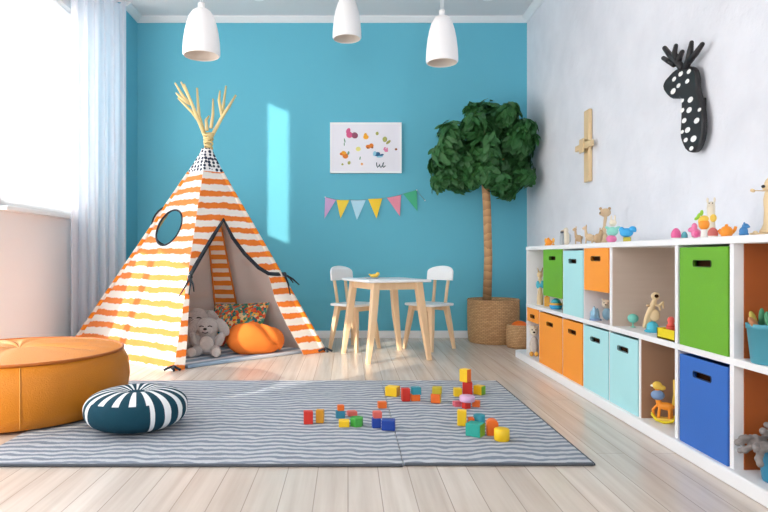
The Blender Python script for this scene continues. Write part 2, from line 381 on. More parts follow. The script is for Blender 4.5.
pendant(347, 39, -9, 4.30, True, 'white pendant lamp with a slim neck above the framed picture')
pendant(442, 63, 16, 3.87, False, 'white bell pendant lamp hanging nearest the ficus tree')
for x, lab in ((-.70, 'small recessed ceiling spot near the curtain side'), (1.10, 'small recessed ceiling spot above the ficus tree')):
    t = thing('ceiling_spot', lab, 'ceiling light', (x, 4.86, H-.02), 0, 'recessed ceiling spots')
    MB().lathe([(.026, .008), (.045, 0), (.052, .006), (.052, .02), (.026, .02)], 24).build('ring', M_WHITE, t, True)
    MB().lathe([(0, .004), (.027, .006), (.027, .018), (0, .018)], 24).build('lens', M_BULB, t, True)

# ---------------------------------------------------------------- tent
A, B_, C_, D_, AP = Vector((-1.062, 3.774, 0)), Vector((-.165, 4.515, 0)), Vector((-2.06, 4.56, 0)), Vector((-.93, 5.10, 0)), Vector((-1.02, 4.48, 1.5))
CEN = Vector((-1.1, 4.5, .5)); TOP = 1.445/1.5; CHK = 1.315/1.5
tent = thing('play_tent', 'orange and white striped teepee tent with open flaps and branch poles', 'tent', (-1.1, 4.5, 0))
def fpt(a, b, s, t): return (a.lerp(b, s)).lerp(AP, t)
def fnorm(a, b):
    n = (b-a).cross(AP-a).normalized()
    return n if n.dot(CEN-a) < 0 else -n
def st(a, b, px, py):
    p = on_plane(px, py, a, (b-a).cross(AP-a)); t = p.z/AP.z
    q = (p-AP*t)/(1-t); d = b-a
    return (q-a).dot(d)/d.dot(d), t
def wr(p, n, amp=.006): return p+n*amp*(math.sin(p.x*17+p.z*5)+math.sin(p.z*11+p.y*13))*.5
def shell(bm_out, quads, n, th=.004):          # quads: outward-facing polygons of points; adds the inner lining too
    t = bmesh.new(); cache = {}
    def V(p, off):
        key = (round(p.x, 5), round(p.y, 5), round(p.z, 5), off)
        if key not in cache: cache[key] = t.verts.new(p-n*off)
        return cache[key]
    for q in quads:
        w = (q[1]-q[0]).cross(q[-1]-q[0])
        if w.length < 1e-9: w = (q[2]-q[1]).cross(q[-1]-q[1])
        if w.dot(n) < 0: q = q[::-1]
        for off, mi in ((0, 0), (th, 1)):
            vs = [V(p, off) for p in q]; vs2 = []
            for v in vs:
                if v not in vs2: vs2.append(v)
            if len(vs2) < 3: continue
            if off: vs2 = vs2[::-1]
            try: f = t.faces.new(vs2); f.material_index = mi
            except ValueError: pass
    bm_out._merge(t, None, True)
def span(a, b, s0, s1, t0, t1, ns, nt, n, amp=.006):
    """s0(t), s1(t): the two edges of a strip of cloth"""
    Q = []; tt = [t0+(t1-t0)*j/nt for j in range(nt+1)]
    G = [[wr(fpt(a, b, s0(t)+(s1(t)-s0(t))*i/ns, t), n, amp*min(1, 4*(1-t))) for i in range(ns+1)] for t in tt]
    for j in range(nt):
        for i in range(ns): Q.append([G[j][i], G[j][i+1], G[j+1][i+1], G[j+1][i]])
    return Q
def interp(pts):
    pts = sorted((t, s) for s, t in pts)
    def f(t):
        if t <= pts[0][0]: return pts[0][1]
        for (ta, sa), (tb, sb) in zip(pts, pts[1:]):
            if t <= tb: return sa+(sb-sa)*(t-ta)/(tb-ta)
        return pts[-1][1]
    return f
nF = fnorm(A, B_)
Lpx = [(223, 220), (213, 236), (201, 256), (190, 275), (189.5, 300), (187.5, 335), (185, 366)]
Rpx = [(223, 220), (232, 238), (244, 254), (258, 268), (268, 274), (275, 298), (287, 325), (301, 350)]
sL, sR = interp([st(A, B_, *p) for p in Lpx]), interp([st(A, B_, *p) for p in Rpx])
s_ap, t_ap = st(A, B_, 223, 220)
one, zero = (lambda t: 1.0), (lambda t: 0.0)
mb = MB()
Q = span(A, B_, zero, sL, 0, t_ap, 8, 60, nF, .004)+span(A, B_, sR, one, 0, t_ap, 10, 60, nF, .004)
Q += span(A, B_, zero, lambda t: s_ap, t_ap, CHK, 10, 22, nF, .004)+span(A, B_, lambda t: s_ap, one, t_ap, CHK, 10, 22, nF, .004)
shell(mb, Q, nF); mb.build('front_panel', [M_TENT2, M_LINING], tent)
def holed(a, b, n, c, ru, rv, name, rot=0):
    """triangular panel with an oval window at c (point on the panel)"""
    ex = (b-a).normalized(); ey = n.cross(ex).normalized()
    if ey.z < 0: ey = -ey
    loop = [fpt(a, b, i/60, 0) for i in range(60)]+[fpt(a, b, 1, CHK*i/60) for i in range(60)]+[fpt(a, b, 1-i/12, CHK) for i in range(12)]+[fpt(a, b, 0, CHK*(1-i/60)) for i in range(60)]
    Q = []; rim = []
    rings = []
    for p in loop:
        d = p-c; th = math.atan2(d.dot(ey), d.dot(ex))-rot
        q = c+(ex*(math.cos(th+rot))+ey*(math.sin(th+rot)))*(ru*rv/math.hypot(rv*math.cos(th), ru*math.sin(th)))
        rim.append(q); rings.append([wr(q.lerp(p, k/14), n, .006*(k/14)*min(1, 4*(1-q.lerp(p, k/14).z/1.5))*(1 if k < 14 else 0)) for k in range(15)])
    N = len(loop)
    for i in range(N):
        for k in range(14): Q.append([rings[i][k], rings[(i+1) % N][k], rings[(i+1) % N][k+1], rings[i][k+1]])
    m = MB(); shell(m, Q, n); o = m.build(name, [M_TENT, M_LINING], tent)
    m = MB(); m.tube(rim+[rim[0]], .007, 8, cap=False).build('window_binding', M_ROPE, tent)
    return o
nLf = fnorm(A, C_); cl = on_plane(169, 227.5, A, nLf)
holed(A, C_, nLf, cl, .135, .135, 'side_panel')
nBk = fnorm(C_, D_); cb_ = on_plane(173, 226, C_, nBk)
holed(C_, D_, nBk, cb_, .15, .16, 'rear_panel')
nBr = fnorm(D_, B_); mb = MB(); shell(mb, span(D_, B_, zero, one, 0, CHK, 14, 40, nBr), nBr); mb.build('rear_panel', [M_TENT, M_LINING], tent)
for a, b, n in ((A, B_, nF), (A, C_, nLf), (C_, D_, nBk), (D_, B_, nBr)):
    pass
def collar(u, v):
    q = u*4; i = int(q) % 4; fr = q-int(q); ring = (A, B_, D_, C_); a, b = ring[i], ring[(i+1) % 4]
    low = a.lerp(b, fr).lerp(AP, CHK-.008); c = AP*(CHK-.008)+Vector((CEN.x, CEN.y, 0))*(1-CHK+.008); low = c+(low-c)*1.07
    low.z = AP.z*(CHK-.008)
    d = Vector((low.x-AP.x, low.y-AP.y, 0)).normalized(); top = Vector((AP.x, AP.y, 1.475))+d*.036
    p = low.lerp(top, v); p.z -= .004*math.sin(PI*v); return p
mb = MB().grid(collar, 48, 10, closed_u=True); mb.build('collar', M_CHECK, tent)
# pole sleeves down the four edges and the striped strip inside at the rear
for a in (B_, C_, D_):
    inn = (Vector((CEN.x, CEN.y, 0))-Vector((a.x, a.y, 0))).normalized()
    pts = [a.lerp(AP, .012+i*(CHK-.02)/30)+inn*.006 for i in range(31)]
    MB().tube(pts, [.021-.006*i/30 for i in range(31)], 10).build('pole_sleeve', M_SLEEVE, tent)
q0, q1 = on_plane(222, 232, D_, nBr), on_plane(238, 325, D_, nBr)
nI = -nBr
ax = (AP-D_).normalized(); wv_ = ax.cross(nI).normalized()
def lad(u, v):
    c = D_.lerp(AP, .08+.70*v); w = .17-.105*v
    vdir = Vector((1, -.1, 0)).normalized()
    return c+Vector((-.012, -.095, 0))+vdir*(u-.5)*w*1.15
m = MB(); m.grid(lad, 6, 40); m.build('striped_strip', M_LADDER, tent)
for sgn in (0, 1): MB().tube([lad(sgn, i/20)+Vector((0, -.004, 0)) for i in range(21)], .007, 8).build('strip_border', P('orange_binding', (212, 122, 44)), tent)
# dark trim round the opening, with ties
tr = [on_plane(px, py, A, nF)+nF*.008 for px, py in Lpx[3::-1]+Rpx[1:5]+[(275, 274.5), (283, 274.5)]]
def ribbon(pts, w, n):
    m = MB(); t = bmesh.new(); rows = []
    for i, p in enumerate(pts):
        d = (pts[min(i+1, len(pts)-1)]-pts[max(i-1, 0)]).normalized(); q = n.cross(d).normalized()
        rows.append([t.verts.new(p+q*w/2+n*.004), t.verts.new(p-q*w/2+n*.004), t.verts.new(p-q*w/2-n*.004), t.verts.new(p+q*w/2-n*.004)])
    for a, b in zip(rows, rows[1:]):
        for j in range(4): t.faces.new((a[j], a[(j+1) % 4], b[(j+1) % 4], b[j]))
    t.faces.new(rows[0]); t.faces.new(rows[-1][::-1]); bmesh.ops.recalc_face_normals(t, faces=t.faces); m._merge(t, 0, True); return m
ribbon(tr, .026, nF).build('opening_trim', M_ROPE, tent)
for (cx, cy), ends in (((189, 278), ((177, 298), (187, 296), (192, 293))), ((283, 275), ((297, 286), (288, 296), (291, 284)))):
    c = on_plane(cx, cy, A, nF)+nF*.02; m = MB().ell(c, .016)
    for e in ends:
        q = on_plane(e[0], e[1], A, nF)+nF*.03; m.tube([c, c.lerp(q, .5)+nF*.012, q], [.008, .007, .004], 6)
    m.build('tie', M_ROPE, tent)
for p in (A, B_):
    m = MB()
    for i in range(4):
        an = i*1.7; m.tube([p+Vector((0, 0, .03)), p+Vector((.03*math.cos(an), -.025+.02*math.sin(an), .022)), p+Vector((.05*math.cos(an), -.03+.03*math.sin(an), .012))], .008, 6)
    m.build('foot_cord', M_ROPE, tent)
# poles and their forked tops
tops = {0: at(226, 86, 4.6), 1: at(184, 84, 4.35), 2: at(236, 95, 4.4), 3: at(197, 88, 4.5)}
kn = {0: at(209, 141, 4.475), 1: at(206, 139, 4.485), 2: at(210, 140, 4.495), 3: at(207, 142, 4.49)}
mid = {0: at(222, 117, 4.55), 1: at(196, 114, 4.38), 2: at(221, 119, 4.42), 3: at(199, 116, 4.5)}
for i, a in enumerate((A, B_, C_, D_)):
    inn = (Vector((CEN.x, CEN.y, 0))-Vector((a.x, a.y, 0))).normalized()
    MB().tube([a+inn*.03, a.lerp(AP, .5)+inn*.05, a.lerp(AP, .87)+inn*.04, kn[i], mid[i], tops[i]], [.014, .013, .012, .013, .0125, .007], 10).build('pole', M_BRANCH, tent)
for pts in ([(201, 124), (192, 112), (178, 98)], [(190, 104), (183, 96), (175, 83)], [(196, 114), (189, 97), (181, 82)], [(188, 103), (180, 97), (176, 93)],
            [(211, 128), (213, 114), (213, 99)], [(222, 116), (229, 107), (231, 103)], [(222, 115), (219, 100), (220, 91)], [(207, 130), (206, 120), (209, 116)]):
    MB().tube([at(x, y, 4.42+.02*i) for i, (x, y) in enumerate(pts)], [.013, .0105, .006], 8).build('branch', M_BRANCH, tent)
m = MB()
for r in range(5):
    c = at(208.5, 134+r*3.2, 4.46); rr = .034-.002*r
    m.tube([c+Vector((rr*math.cos(j*PI/8), rr*math.sin(j*PI/8), .012*math.sin(j*PI/8+r))) for j in range(17)], .0075, 8, cap=False)
m.build('lashing', M_BRANCH, tent)
# mat on the tent floor
ctr = (A+B_+C_+D_)/4
mp = [ctr+(p-ctr)*.9 for p in (A, B_, D_, C_)]
mp[0] = at(188, 367.5, 3.85); mp[1] = at(309, 351.8, 4.50); mp[0].z = mp[1].z = 0
m = MB(); m.prism([(p.x, p.y) for p in mp], .001, .022, .006)
tag(m.build('floor_mat', M_MAT), 'blue and white striped mat covering the tent floor', 'mat')

# plush toys and cushions in the tent
def plush(px, pyb, Y, h, label, second=False):
    x = (px-VPX)*Y/F; t = thing('plush_rabbit', label, 'plush toy', (x, Y, .0265), 0, 'grey plush toys in the tent'); s = h/.26
    S = lambda *v: tuple(q*s for q in v)
    m = MB().ell(S(0, .02, .075), S(.072, .062, .078)).ell(S(0, 0, .178), S(.072, .064, .066)).ell(S(0, -.045, .165), S(.042, .035, .032))
    for sx in (-1, 1):
        m.ell(S(sx*.078, -.02, .1), S(.03, .034, .055), (0, sx*.5, 0))
        m.ell(S(sx*.06, -.06, .034), S(.036, .062, .034), (0, 0, sx*.35))
    m.fuse(.006*s, 4); m.build('body', M_PLUSH, t, True)
    for sx in (-1, 1):
        MB().ell(S(sx*.095, -.0, .178), S(.034, .017, .062), (0, sx*-.55, 0)).build('ear', M_PLUSH, t, True)
        MB().ell(S(sx*.078, -.114, .034), S(.03, .014, .03)).build('foot_pad', M_PLUSHL, t, True)
        MB().tube([S(sx*.026+q*.014, -.066+.004*abs(q), .188+.006*(1-q*q)) for q in (-1, -.5, 0, .5, 1)], .0032*s, 6).build('eye', M_BLACK, t, True)
    MB().ell(S(0, -.042, .075), S(.046, .02, .052)).build('belly', M_PLUSHL, t, True)
    MB().ell(S(0, -.082, .176), S(.012, .007, .008)).build('nose', M_BLACK, t, True)
    MB().tube([S(q*.02, -.08, .158-.008*(1-q*q)) for q in (-1, -.5, 0, .5, 1)], .003*s, 6).build('mouth', M_BLACK, t, True)
plush(208, 357, 4.22, .275, 'grey plush rabbit sitting at the front of the tent beside the orange cushion')
plush(197, 330, 4.47, .32, 'grey plush toy half hidden behind the front plush rabbit')
def superell(c, rx, ry, rz, mtx, e=.55, fold=0):
    def fn(u, v):
        a = u*2*PI; b = (v-.5)*PI
        sg = lambda w, p: math.copysign(abs(w)**p, w)
        x = rx*sg(math.cos(a), e)*sg(math.cos(b), .8); y = ry*sg(math.sin(a), e)*sg(math.cos(b), .8); z = rz*sg(math.sin(b), 1.0)*(1-.0*abs(x))
        if fold:
            k = (x/rx-.45-.25*z/rz)*9; z += .018*math.tanh(k)*(1 if True else 0)*math.cos(b)*math.copysign(1, 1)-.02*math.exp(-k*k)
            y -= .03*math.exp(-k*k)*0
        return Vector(c)+mtx @ Vector((x, y, z))
    return fn
R3 = lambda a, ax: Matrix.Rotation(a, 3, ax)
m = MB().grid(superell((0, 0, 0), .205, .13, .115, R3(.0, 'Z'), .8), 64, 40, closed_u=True)
for v in m.bm.verts:
    x, y, z = v.co; k = (x-.085+.7*(z-.02))/.022
    r = math.exp(-k*k); v.co.y += .014*r*(1 if y < 0 else .3); v.co.z -= .013*r*(z > -.02)
    if k > 0: v.co.z -= .02*min(1, k); v.co.y += .012*min(1, k)*(y < 0)
    v.co.z += .006*math.sin(x*40+y*30)*(z > 0)
    v.co.z = max(v.co.z, -.1)
m.build('t', M_CUSH, None, True)
o = bpy.data.objects['t']; o.name = 'cushion'; o.location = ((255.5-VPX)*4.345/F, 4.345, .1225); o.rotation_euler = (0, 0, .35)
tag(o, 'plump plain orange cushion with a crease lying on the tent mat', 'cushion')
def pil(u, v):
    x, y = (u-.5)*.47, (v-.5)*.36; e = 1-max(abs(2*u-1), abs(2*v-1))**2.2*.98
    return x*(1-.05*(1-abs(2*v-1))), y*(1-.05*(1-abs(2*u-1))), .075*e
Rm = R3(math.radians(-20), 'Z') @ R3(math.radians(-3), 'Y') @ R3(math.radians(58), 'X'); t = bmesh.new(); m = MB()
for sgn in (1, -1): m.grid(lambda u, v: Rm @ Vector((pil(u, v)[0], pil(u, v)[1], sgn*pil(u, v)[2]*.9)), 30, 24)
bmesh.ops.remove_doubles(m.bm, verts=m.bm.verts, dist=.0008)
mz = min(v.co.z for v in m.bm.verts)
bmesh.ops.translate(m.bm, vec=(-.835, 4.645, .024-mz), verts=m.bm.verts)
tag(m.build('pillow', M_PRINT), 'multicoloured patterned pillow leaning behind the orange cushion', 'pillow')

# ---------------------------------------------------------------- poufs
M_RUGT = .010
pf = thing('pouf', 'large round ochre pouf with piped rim and gathered top', 'pouf', (-1.478, 2.79, M_RUGT+.0008))
R = .47
prof = [(0, 0), (.40, 0), (.435, .012), (.458, .06), (R, .14), (.462, .212), (.44, .256), (.428, .264)]
m = MB().lathe(prof, 96); m.build('body', M_OCHRE, pf, True)
def ptop(u, v):
    a = u*2*PI; r = .432*v
    z = .264+.024*(1-v**2.2)-.012*math.exp(-(r/.05)**2)
    z += .005*math.sin(a*11+2*math.sin(3*a))*math.sin(min(1, v)*PI)*(.5+.5*math.sin(a*3+1))
    return (r*math.cos(a), r*math.sin(a), z)
MB().grid(ptop, 144, 20, closed_u=True).build('top', M_OCHRE, pf, True)
MB().tube([(.437*math.cos(i*PI/48), .437*math.sin(i*PI/48), .263) for i in range(97)], .0075, 8, cap=False).build('piping', M_OCHREP, pf, True)
for an in (-128, -62, 10, 100, 170):
    a = math.radians(an); MB().tube([((r+.0015)*math.cos(a), (r+.0015)*math.sin(a), z) for r, z in prof[2:]], .0012, 6).build('seam', M_THREAD, pf, True)
sp = thing('pouf', 'small round petrol blue pouf with white curved stripes', 'pouf', (-.853, 2.50, M_RUGT+.0008))
def zafu(u, v):
    a = u*2*PI; b = (v-.5)*PI
    r = .2*abs(math.cos(b))**.62; z = .079+.079*math.copysign(abs(math.sin(b))**.85, math.sin(b))
    if v > .9: z -= .02*((v-.9)/.1)**2
    if v > .5: r *= 1+.006*math.sin(a*20)
    return (r*math.cos(a), r*math.sin(a), z)
m = MB().grid(zafu, 216, 60, closed_u=True)
for f in m.bm.faces:
    c = f.calc_center_median(); a = math.degrees(math.atan2(c.y, c.x)) % 360; r = math.hypot(c.x, c.y)
    inpanel = 226 < a < 304
    stripe = (a % 20) < 9
    if inpanel: w = stripe and c.z > .122 and r > .06
    else: w = stripe and r > .025
    f.material_index = 1 if w else 0
m.build('cover', [M_PETROL, M_COTTON], sp, True)
MB().ell((0, 0, .138), (.018, .018, .008)).build('button', M_PETROL, sp, True)

# ---------------------------------------------------------------- rug (two lengths butted together)
rg = thing('rug', 'grey and white wavy striped rug lying across the floor', 'rug', (-.2, 2.75, 0))
y0r, y1r = 2.055, 3.44
def rugpiece(xa, xb, ya, name):
    m = MB(); n = 40
    m.box((xa, ya, .0004), (xb, y1r, M_RUGT), .003); m.build(name, M_RUG, rg)
    MB().tube([(xa+.004+(xb-xa-.008)*i/n, ya+.001, .0062) for i in range(n+1)], .0055, 8).build('binding', M_RUGEDGE, rg)
rugpiece(-1.27, .184, y0r, 'woven_panel'); rugpiece(.186, .82, y0r+.01, 'woven_panel')
MB().tube([(.82, y0r+.012+i*(y1r-y0r-.02)/20, .006) for i in range(21)], .0052, 8).build('binding', M_RUGEDGE, rg)

# ---------------------------------------------------------------- table and chairs
def sqleg(pts, w, d, m):                                 # tapered rectangular leg through points, w/d per point
    t = bmesh.new(); rows = []
    for p, a, b in zip(pts, w, d): rows.append([t.verts.new((p[0]+sx*a/2, p[1]+sy*b/2, p[2])) for sx, sy in ((-1, -1), (1, -1), (1, 1), (-1, 1))])
    for r0, r1 in zip(rows, rows[1:]):
        for j in range(4): t.faces.new((r0[j], r0[(j+1) % 4], r1[(j+1) % 4], r1[j]))
    t.faces.new(rows[0]); t.faces.new(rows[-1][::-1]); bmesh.ops.recalc_face_normals(t, faces=t.faces)
    bmesh.ops.bevel(t, geom=[e for e in t.edges if abs(e.verts[0].co.z-e.verts[1].co.z) > .02], offset=.006, segments=3, profile=.5, affect='EDGES')
    return m._merge(t, 0, False)
TW, TD, TH = .46, .52, .542
ang = math.radians(20); fx, fy = .13, 4.0
tcx = fx+TW/2*math.cos(ang)-TD/2*math.sin(ang); tcy = fy+TW/2*math.sin(ang)+TD/2*math.cos(ang)
tb = thing('play_table', 'small white topped table with splayed pale wooden legs', 'table', (tcx, tcy, 0), ang)
MB().box((-TW/2, -TD/2, TH-.018), (TW/2, TD/2, TH), .008, seg=3).build('tabletop', M_WHITE, tb, True)
for sx in (-1, 1):
    for sy in (-1, 1):
        sqleg([(sx*(TW/2-.075), sy*(TD/2-.055), TH-.019), (sx*(TW/2-.045), sy*(TD/2-.035), .26), (sx*(TW/2-.008), sy*(TD/2-.022), 0)], (.05, .046, .03), (.05, .044, .03), MB()).build('leg', M_BIRCH, tb, True)
for sy in (-1, 1): MB().box((-TW/2+.09, sy*(TD/2-.055)-.01, TH-.066), (TW/2-.09, sy*(TD/2-.055)+.01, TH-.019)).build('apron', M_BIRCH, tb, True)
for sx in (-1, 1): MB().box((sx*(TW/2-.075)-.01, -TD/2+.07, TH-.066), (sx*(TW/2-.075)+.01, TD/2-.07, TH-.019)).build('apron', M_BIRCH, tb, True)
# chair faces local -y, backrest at +y
SH = .345
ch = thing('kids_chair', "white seated child's chair with rounded backrest between the table and the tent", 'chair', (.05, 4.69, 0), math.radians(50), 'white and wood chairs at the small table')
def seat_poly(w, d, r, n=6):
    P_ = []
    for cx, cy, a0 in ((w/2-r, d/2-r, 0), (-w/2+r, d/2-r, 90), (-w/2+r, -d/2+r, 180), (w/2-r, -d/2+r, 270)):
        for i in range(n+1): a = math.radians(a0+90*i/n); P_.append((cx+r*math.cos(a), cy+r*math.sin(a)))
    return P_
MB().prism(seat_poly(.30, .28, .05), SH-.018, SH, .006).build('seat', M_WHITE, ch, True)
for sx in (-1, 1):
    for sy in (-1, 1):
        sqleg([(sx*.095, sy*.085, SH-.019), (sx*.113, sy*.105, .18), (sx*.135, sy*.13, 0)], (.04, .036, .024), (.04, .036, .024), MB()).build('leg', M_BIRCH, ch, True)
for sy in (-1, 1): MB().box((-.08, sy*.085-.009, SH-.056), (.08, sy*.085+.009, SH-.019)).build('apron', M_BIRCH, ch, True)
for sx in (-1, 1): MB().tube([(sx*.06, .118, SH-.01), (sx*.062, .135, SH+.1), (sx*.066, .15, .53)], .0125, 10).build('spindle', M_BIRCH, ch, True)
pts = [(-.125, 0)]+[(-.125+.0, .055)]+[(-.125*math.cos(a*PI/24), .055+.055*math.sin(a*PI/24)**.8) for a in range(1, 24)]+[(.125, .055), (.125, 0)]
def curve_back(m):
    for v in m.bm.verts: v.co.y -= .035*(v.co.x/.125)**2
    return m
m = MB().prism(pts[::-1], -.009, .009, .005, mtx=Matrix.Translation((0, .158, .515)) @ Matrix.Rotation(math.radians(84), 4, 'X'))
curve_back(m).build('backrest', M_WHITE, ch, True)
dup(ch, (.615, 4.70, 0), math.radians(-48), "white seated child's chair with rounded backrest between the table and the ficus")
# dish with yellow toy on the table
tx, ty = (375-VPX)*4.32/F, 4.32
dz = thing('toy_dish', 'shallow pale dish standing on the small white table', 'dish', (tx-.02, ty, TH))
MB().lathe([(0, 0), (.04, 0), (.055, .008), (.052, .009), (.038, .004), (0, .004)], 28).build('bowl', P('grey_dish', (176, 184, 190)), dz, True)
m = MB().ell((0, 0, .016), (.03, .018, .014)).ell((.024, 0, .03), (.014, .012, .013)).ell((-.03, 0, .024), (.012, .007, .006), (0, .5, 0)).fuse(.003, 2)
for v in m.bm.verts: v.co += Vector((tx-.005, ty, TH+.004))
dk = m.build('toy_duck', P('toy_yellow', (240, 200, 80))); tag(dk, 'tiny yellow toy lying in the dish on the small white table', 'toy')

# ---------------------------------------------------------------- wall picture, bunting, cross, deer head
Yp = D-.001
pic = thing('wall_picture', 'white canvas picture with small colourful animal doodles on the teal wall', 'picture', (at(366, 173, D).x, D-.012, at(366, 173, D).z))
a, b = at(330.5, 173, D), at(401, 123.5, D)
MB().box((a.x, D-.024, a.z), (b.x, D-.001, b.z), .003).build('canvas', mat('canvas_white', (236, 236, 244), .7), pic)
fm = MB(); w = .012
fm.box((a.x-.003, D-.03, a.z-.003), (a.x+w, D-.001, b.z+.003)).box((b.x-w, D-.03, a.z-.003), (b.x+.003, D-.001, b.z+.003)).box((a.x+w, D-.03, a.z-.003), (b.x-w, D-.001, a.z+w)).box((a.x+w, D-.03, b.z-w), (b.x-w, D-.001, b.z+.003))
fm.build('frame', M_WHITE, pic)
INK = dict(pink=(214, 92, 140), plum=(150, 84, 110), amber=(240, 172, 40), orange=(226, 128, 40), brown=(150, 84, 40), green=(110, 160, 130), olive=(170, 170, 90), lemon=(236, 230, 140), rose=(226, 130, 170), peach=(236, 178, 120), blue=(34, 104, 150), sky=(150, 206, 226))
DOO = [('butterfly', [('pink', 183, 130, 16, 24, .4), ('pink', 192, 160, 24, 26, -.3), ('pink', 212, 165, 20, 14, .2), ('plum', 234, 165, 26, 24, .3)]),
       ('bird', [('amber', 322, 178, 22, 18, 0), ('amber', 318, 160, 12, 14, .3)]), ('stalk', [('green', 155, 205, 5, 18, -.2), ('green', 152, 234, 4, 14, 0)]),
       ('flower', [('orange', 160, 325, 24, 22, .5), ('orange', 132, 310, 16, 12, 0), ('amber', 150, 302, 20, 14, .4), ('green', 184, 304, 8, 16, .3)]),
       ('bug', [('orange', 340, 254, 20, 16, .2), ('orange', 364, 246, 18, 18, 0), ('brown', 336, 262, 8, 8, 0), ('brown', 372, 260, 8, 8, 0)]),
       ('sun', [('lemon', 262, 272, 20, 18, 0)]), ('snail', [('olive', 410, 150, 12, 14, 0)]), ('lizard', [('olive', 470, 196, 18, 22, .1), ('olive', 498, 218, 10, 22, .9)]),
       ('shrimp', [('rose', 480, 284, 16, 12, .3), ('rose', 468, 268, 7, 14, .5), ('rose', 488, 272, 6, 12, 0)]), ('seed', [('brown', 558, 274, 10, 9, 0)]),
       ('whale', [('blue', 410, 312, 24, 16, -.3), ('blue', 436, 322, 28, 9, -.3), ('sky', 390, 308, 14, 20, .2), ('sky', 430, 332, 26, 7, -.1)]),
       ('sprout', [('green', 276, 344, 5, 14, .2)]), ('leaf', [('olive', 190, 380, 12, 14, .4)]), ('shell', [('olive', 138, 392, 9, 8, .2)]), ('berry', [('peach', 290, 390, 10, 10, 0)])]
for nm, bl in DOO:
    m = MB(); ms = []
    for n_, (ink, cx, cy, rx, ry, ro) in enumerate(bl):
        if ink not in ms: ms.append(ink)
        c = at(325+cx/7.88, 115+cy/7.88, D); s = D/F/7.88
        m.lathe([(0, .0016), (.8, .0015), (1, 0)], 20, mi=ms.index(ink), mtx=Matrix.Translation((c.x, D-.0239-.0003*n_, c.z)) @ Matrix.Rotation(PI/2, 4, 'X') @ Matrix.Rotation(-ro, 4, 'Z') @ Matrix.Diagonal((rx*s, ry*s, 1, 1)))
    m.build(nm+'_drawing', [P('ink_'+i, INK[i], .7) for i in ms], pic)
sc = lambda x, y: at(370+x/30.1, 155+y/30.1, D)+Vector((0, -.0245, 0))
m = MB().tube([sc(195, 240), sc(192, 310), sc(225, 385), sc(262, 345), sc(288, 285), sc(290, 350), sc(322, 388), sc(368, 340), sc(410, 235), sc(384, 270), sc(378, 345), (sc(405, 385)), sc(462, 335)], .0045, 6)
m.build('handwriting', P('ink_teal', (52, 84, 92), .7), pic)

bt = thing('hanging_bunting', 'string of six pastel pennants pinned to the teal wall', 'bunting', (at(372, 200, D).x, D-.012, at(372, 200, D).z))
bp_ = lambda x, y: at(310+x/4.267, 110+y/4.267, D)
st_pts = [(65, 372), (90, 378), (113, 384), (140, 385.5), (170, 384), (205, 385), (240, 383), (278, 380), (310, 377), (328, 374), (358, 369), (388, 362), (398, 358), (428, 350), (455, 342), (470, 362), (490, 386)]
MB().tube([bp_(*p)+Vector((0, -.008, 0)) for p in st_pts], .0022, 6).build('string', P('string_grey', (120, 150, 160)), bt)
m = MB()
for p in (st_pts[0], st_pts[14], st_pts[-1]):
    c = bp_(*p); MB().tube([c+Vector((0, -.011, 0)), c+Vector((0, -.0004, 0))], .005, 10).build('pin', M_WHITE, bt)
for nm, rgb, tri, yw in (('lilac', (208, 172, 214), [(65, 372), (112, 382), (62, 464)], 0), ('yellow', (244, 212, 74), [(113, 384), (168, 385), (130, 464)], 1), ('pale_blue', (184, 228, 246), [(173, 383), (238, 385), (200, 470)], 0),
                        ('golden', (246, 208, 60), [(248, 380), (308, 378), (283, 464)], 1), ('pink', (232, 148, 168), [(328, 375), (388, 362), (383, 454)], 0), ('green', (74, 184, 140), [(397, 358), (455, 342), (457, 432)], 1)):
    ps = [bp_(*p) for p in tri]; t = bmesh.new(); y0 = D-.006-.004*yw
    V0 = [t.verts.new((p.x, y0-(.012 if i == 2 else 0), p.z)) for i, p in enumerate(ps)]; V1 = [t.verts.new((p.x, y0+.003-(.012 if i == 2 else 0), p.z)) for i, p in enumerate(ps)]
    t.faces.new(V0); t.faces.new(V1[::-1])
    for i in range(3): t.faces.new((V0[i], V0[(i+1) % 3], V1[(i+1) % 3], V1[i]))
    bmesh.ops.recalc_face_normals(t, faces=t.faces); MB()._merge(t, 0).build('pennant', P('felt_'+nm, rgb, .85), bt)['label'] = nm.replace('_', ' ')+' pennant'

def wallp(px, py, X):
    Y = yx(px, X); return Vector((X, Y, zat(py, Y)))
XW = 1.475; yc = yx(581.5, XW)
cr_ = thing('wall_cross', 'narrow pale wooden cross with short crossbar on the plaster wall', 'wall ornament', (XR-.02, yc, zat(182, yc)))
MB().box((XR-.026, yc-.042, zat(182, yc)), (XR-.002, yc+.042, zat(110, yc)), .006).build('upright', M_TOYWOOD, cr_)
MB().box((XR-.05, yc-.13, zat(149, yc)), (XR-.026, yc+.13, zat(143, yc)), .005).build('crossbar', M_TOYWOOD, cr_)
MB().box((XR-.06, yc-.035, zat(153, yc)), (XR-.05, yc+.03, zat(139, yc)), .004).build('centre_block', M_TOYWOOD, cr_)
XD = XR-.045
dp = lambda x, y: wallp(560+x/3.2, 30+y/3.2, XD)
deer = thing('deer_head', 'black wall mounted deer head with white spots and antlers', 'wall ornament', tuple(dp(420, 380)))
OUT = [(326, 187), (332, 163), (348, 145), (362, 130), (382, 119), (408, 115), (426, 122), (434, 145), (436, 190), (443, 215), (452, 250), (456, 300), (453, 342), (441, 378), (424, 394), (402, 388), (389, 362), (383, 340), (385, 300), (387, 240), (386, 214), (362, 222), (345, 214)]
def smooth_loop(pts, it=2):
    for _ in range(it):
        q = []
        for i in range(len(pts)):
            a, b = pts[i], pts[(i+1) % len(pts)]
            q += [(a[0]*.75+b[0]*.25, a[1]*.75+b[1]*.25), (a[0]*.25+b[0]*.75, a[1]*.25+b[1]*.75)]
        pts = q
    return pts
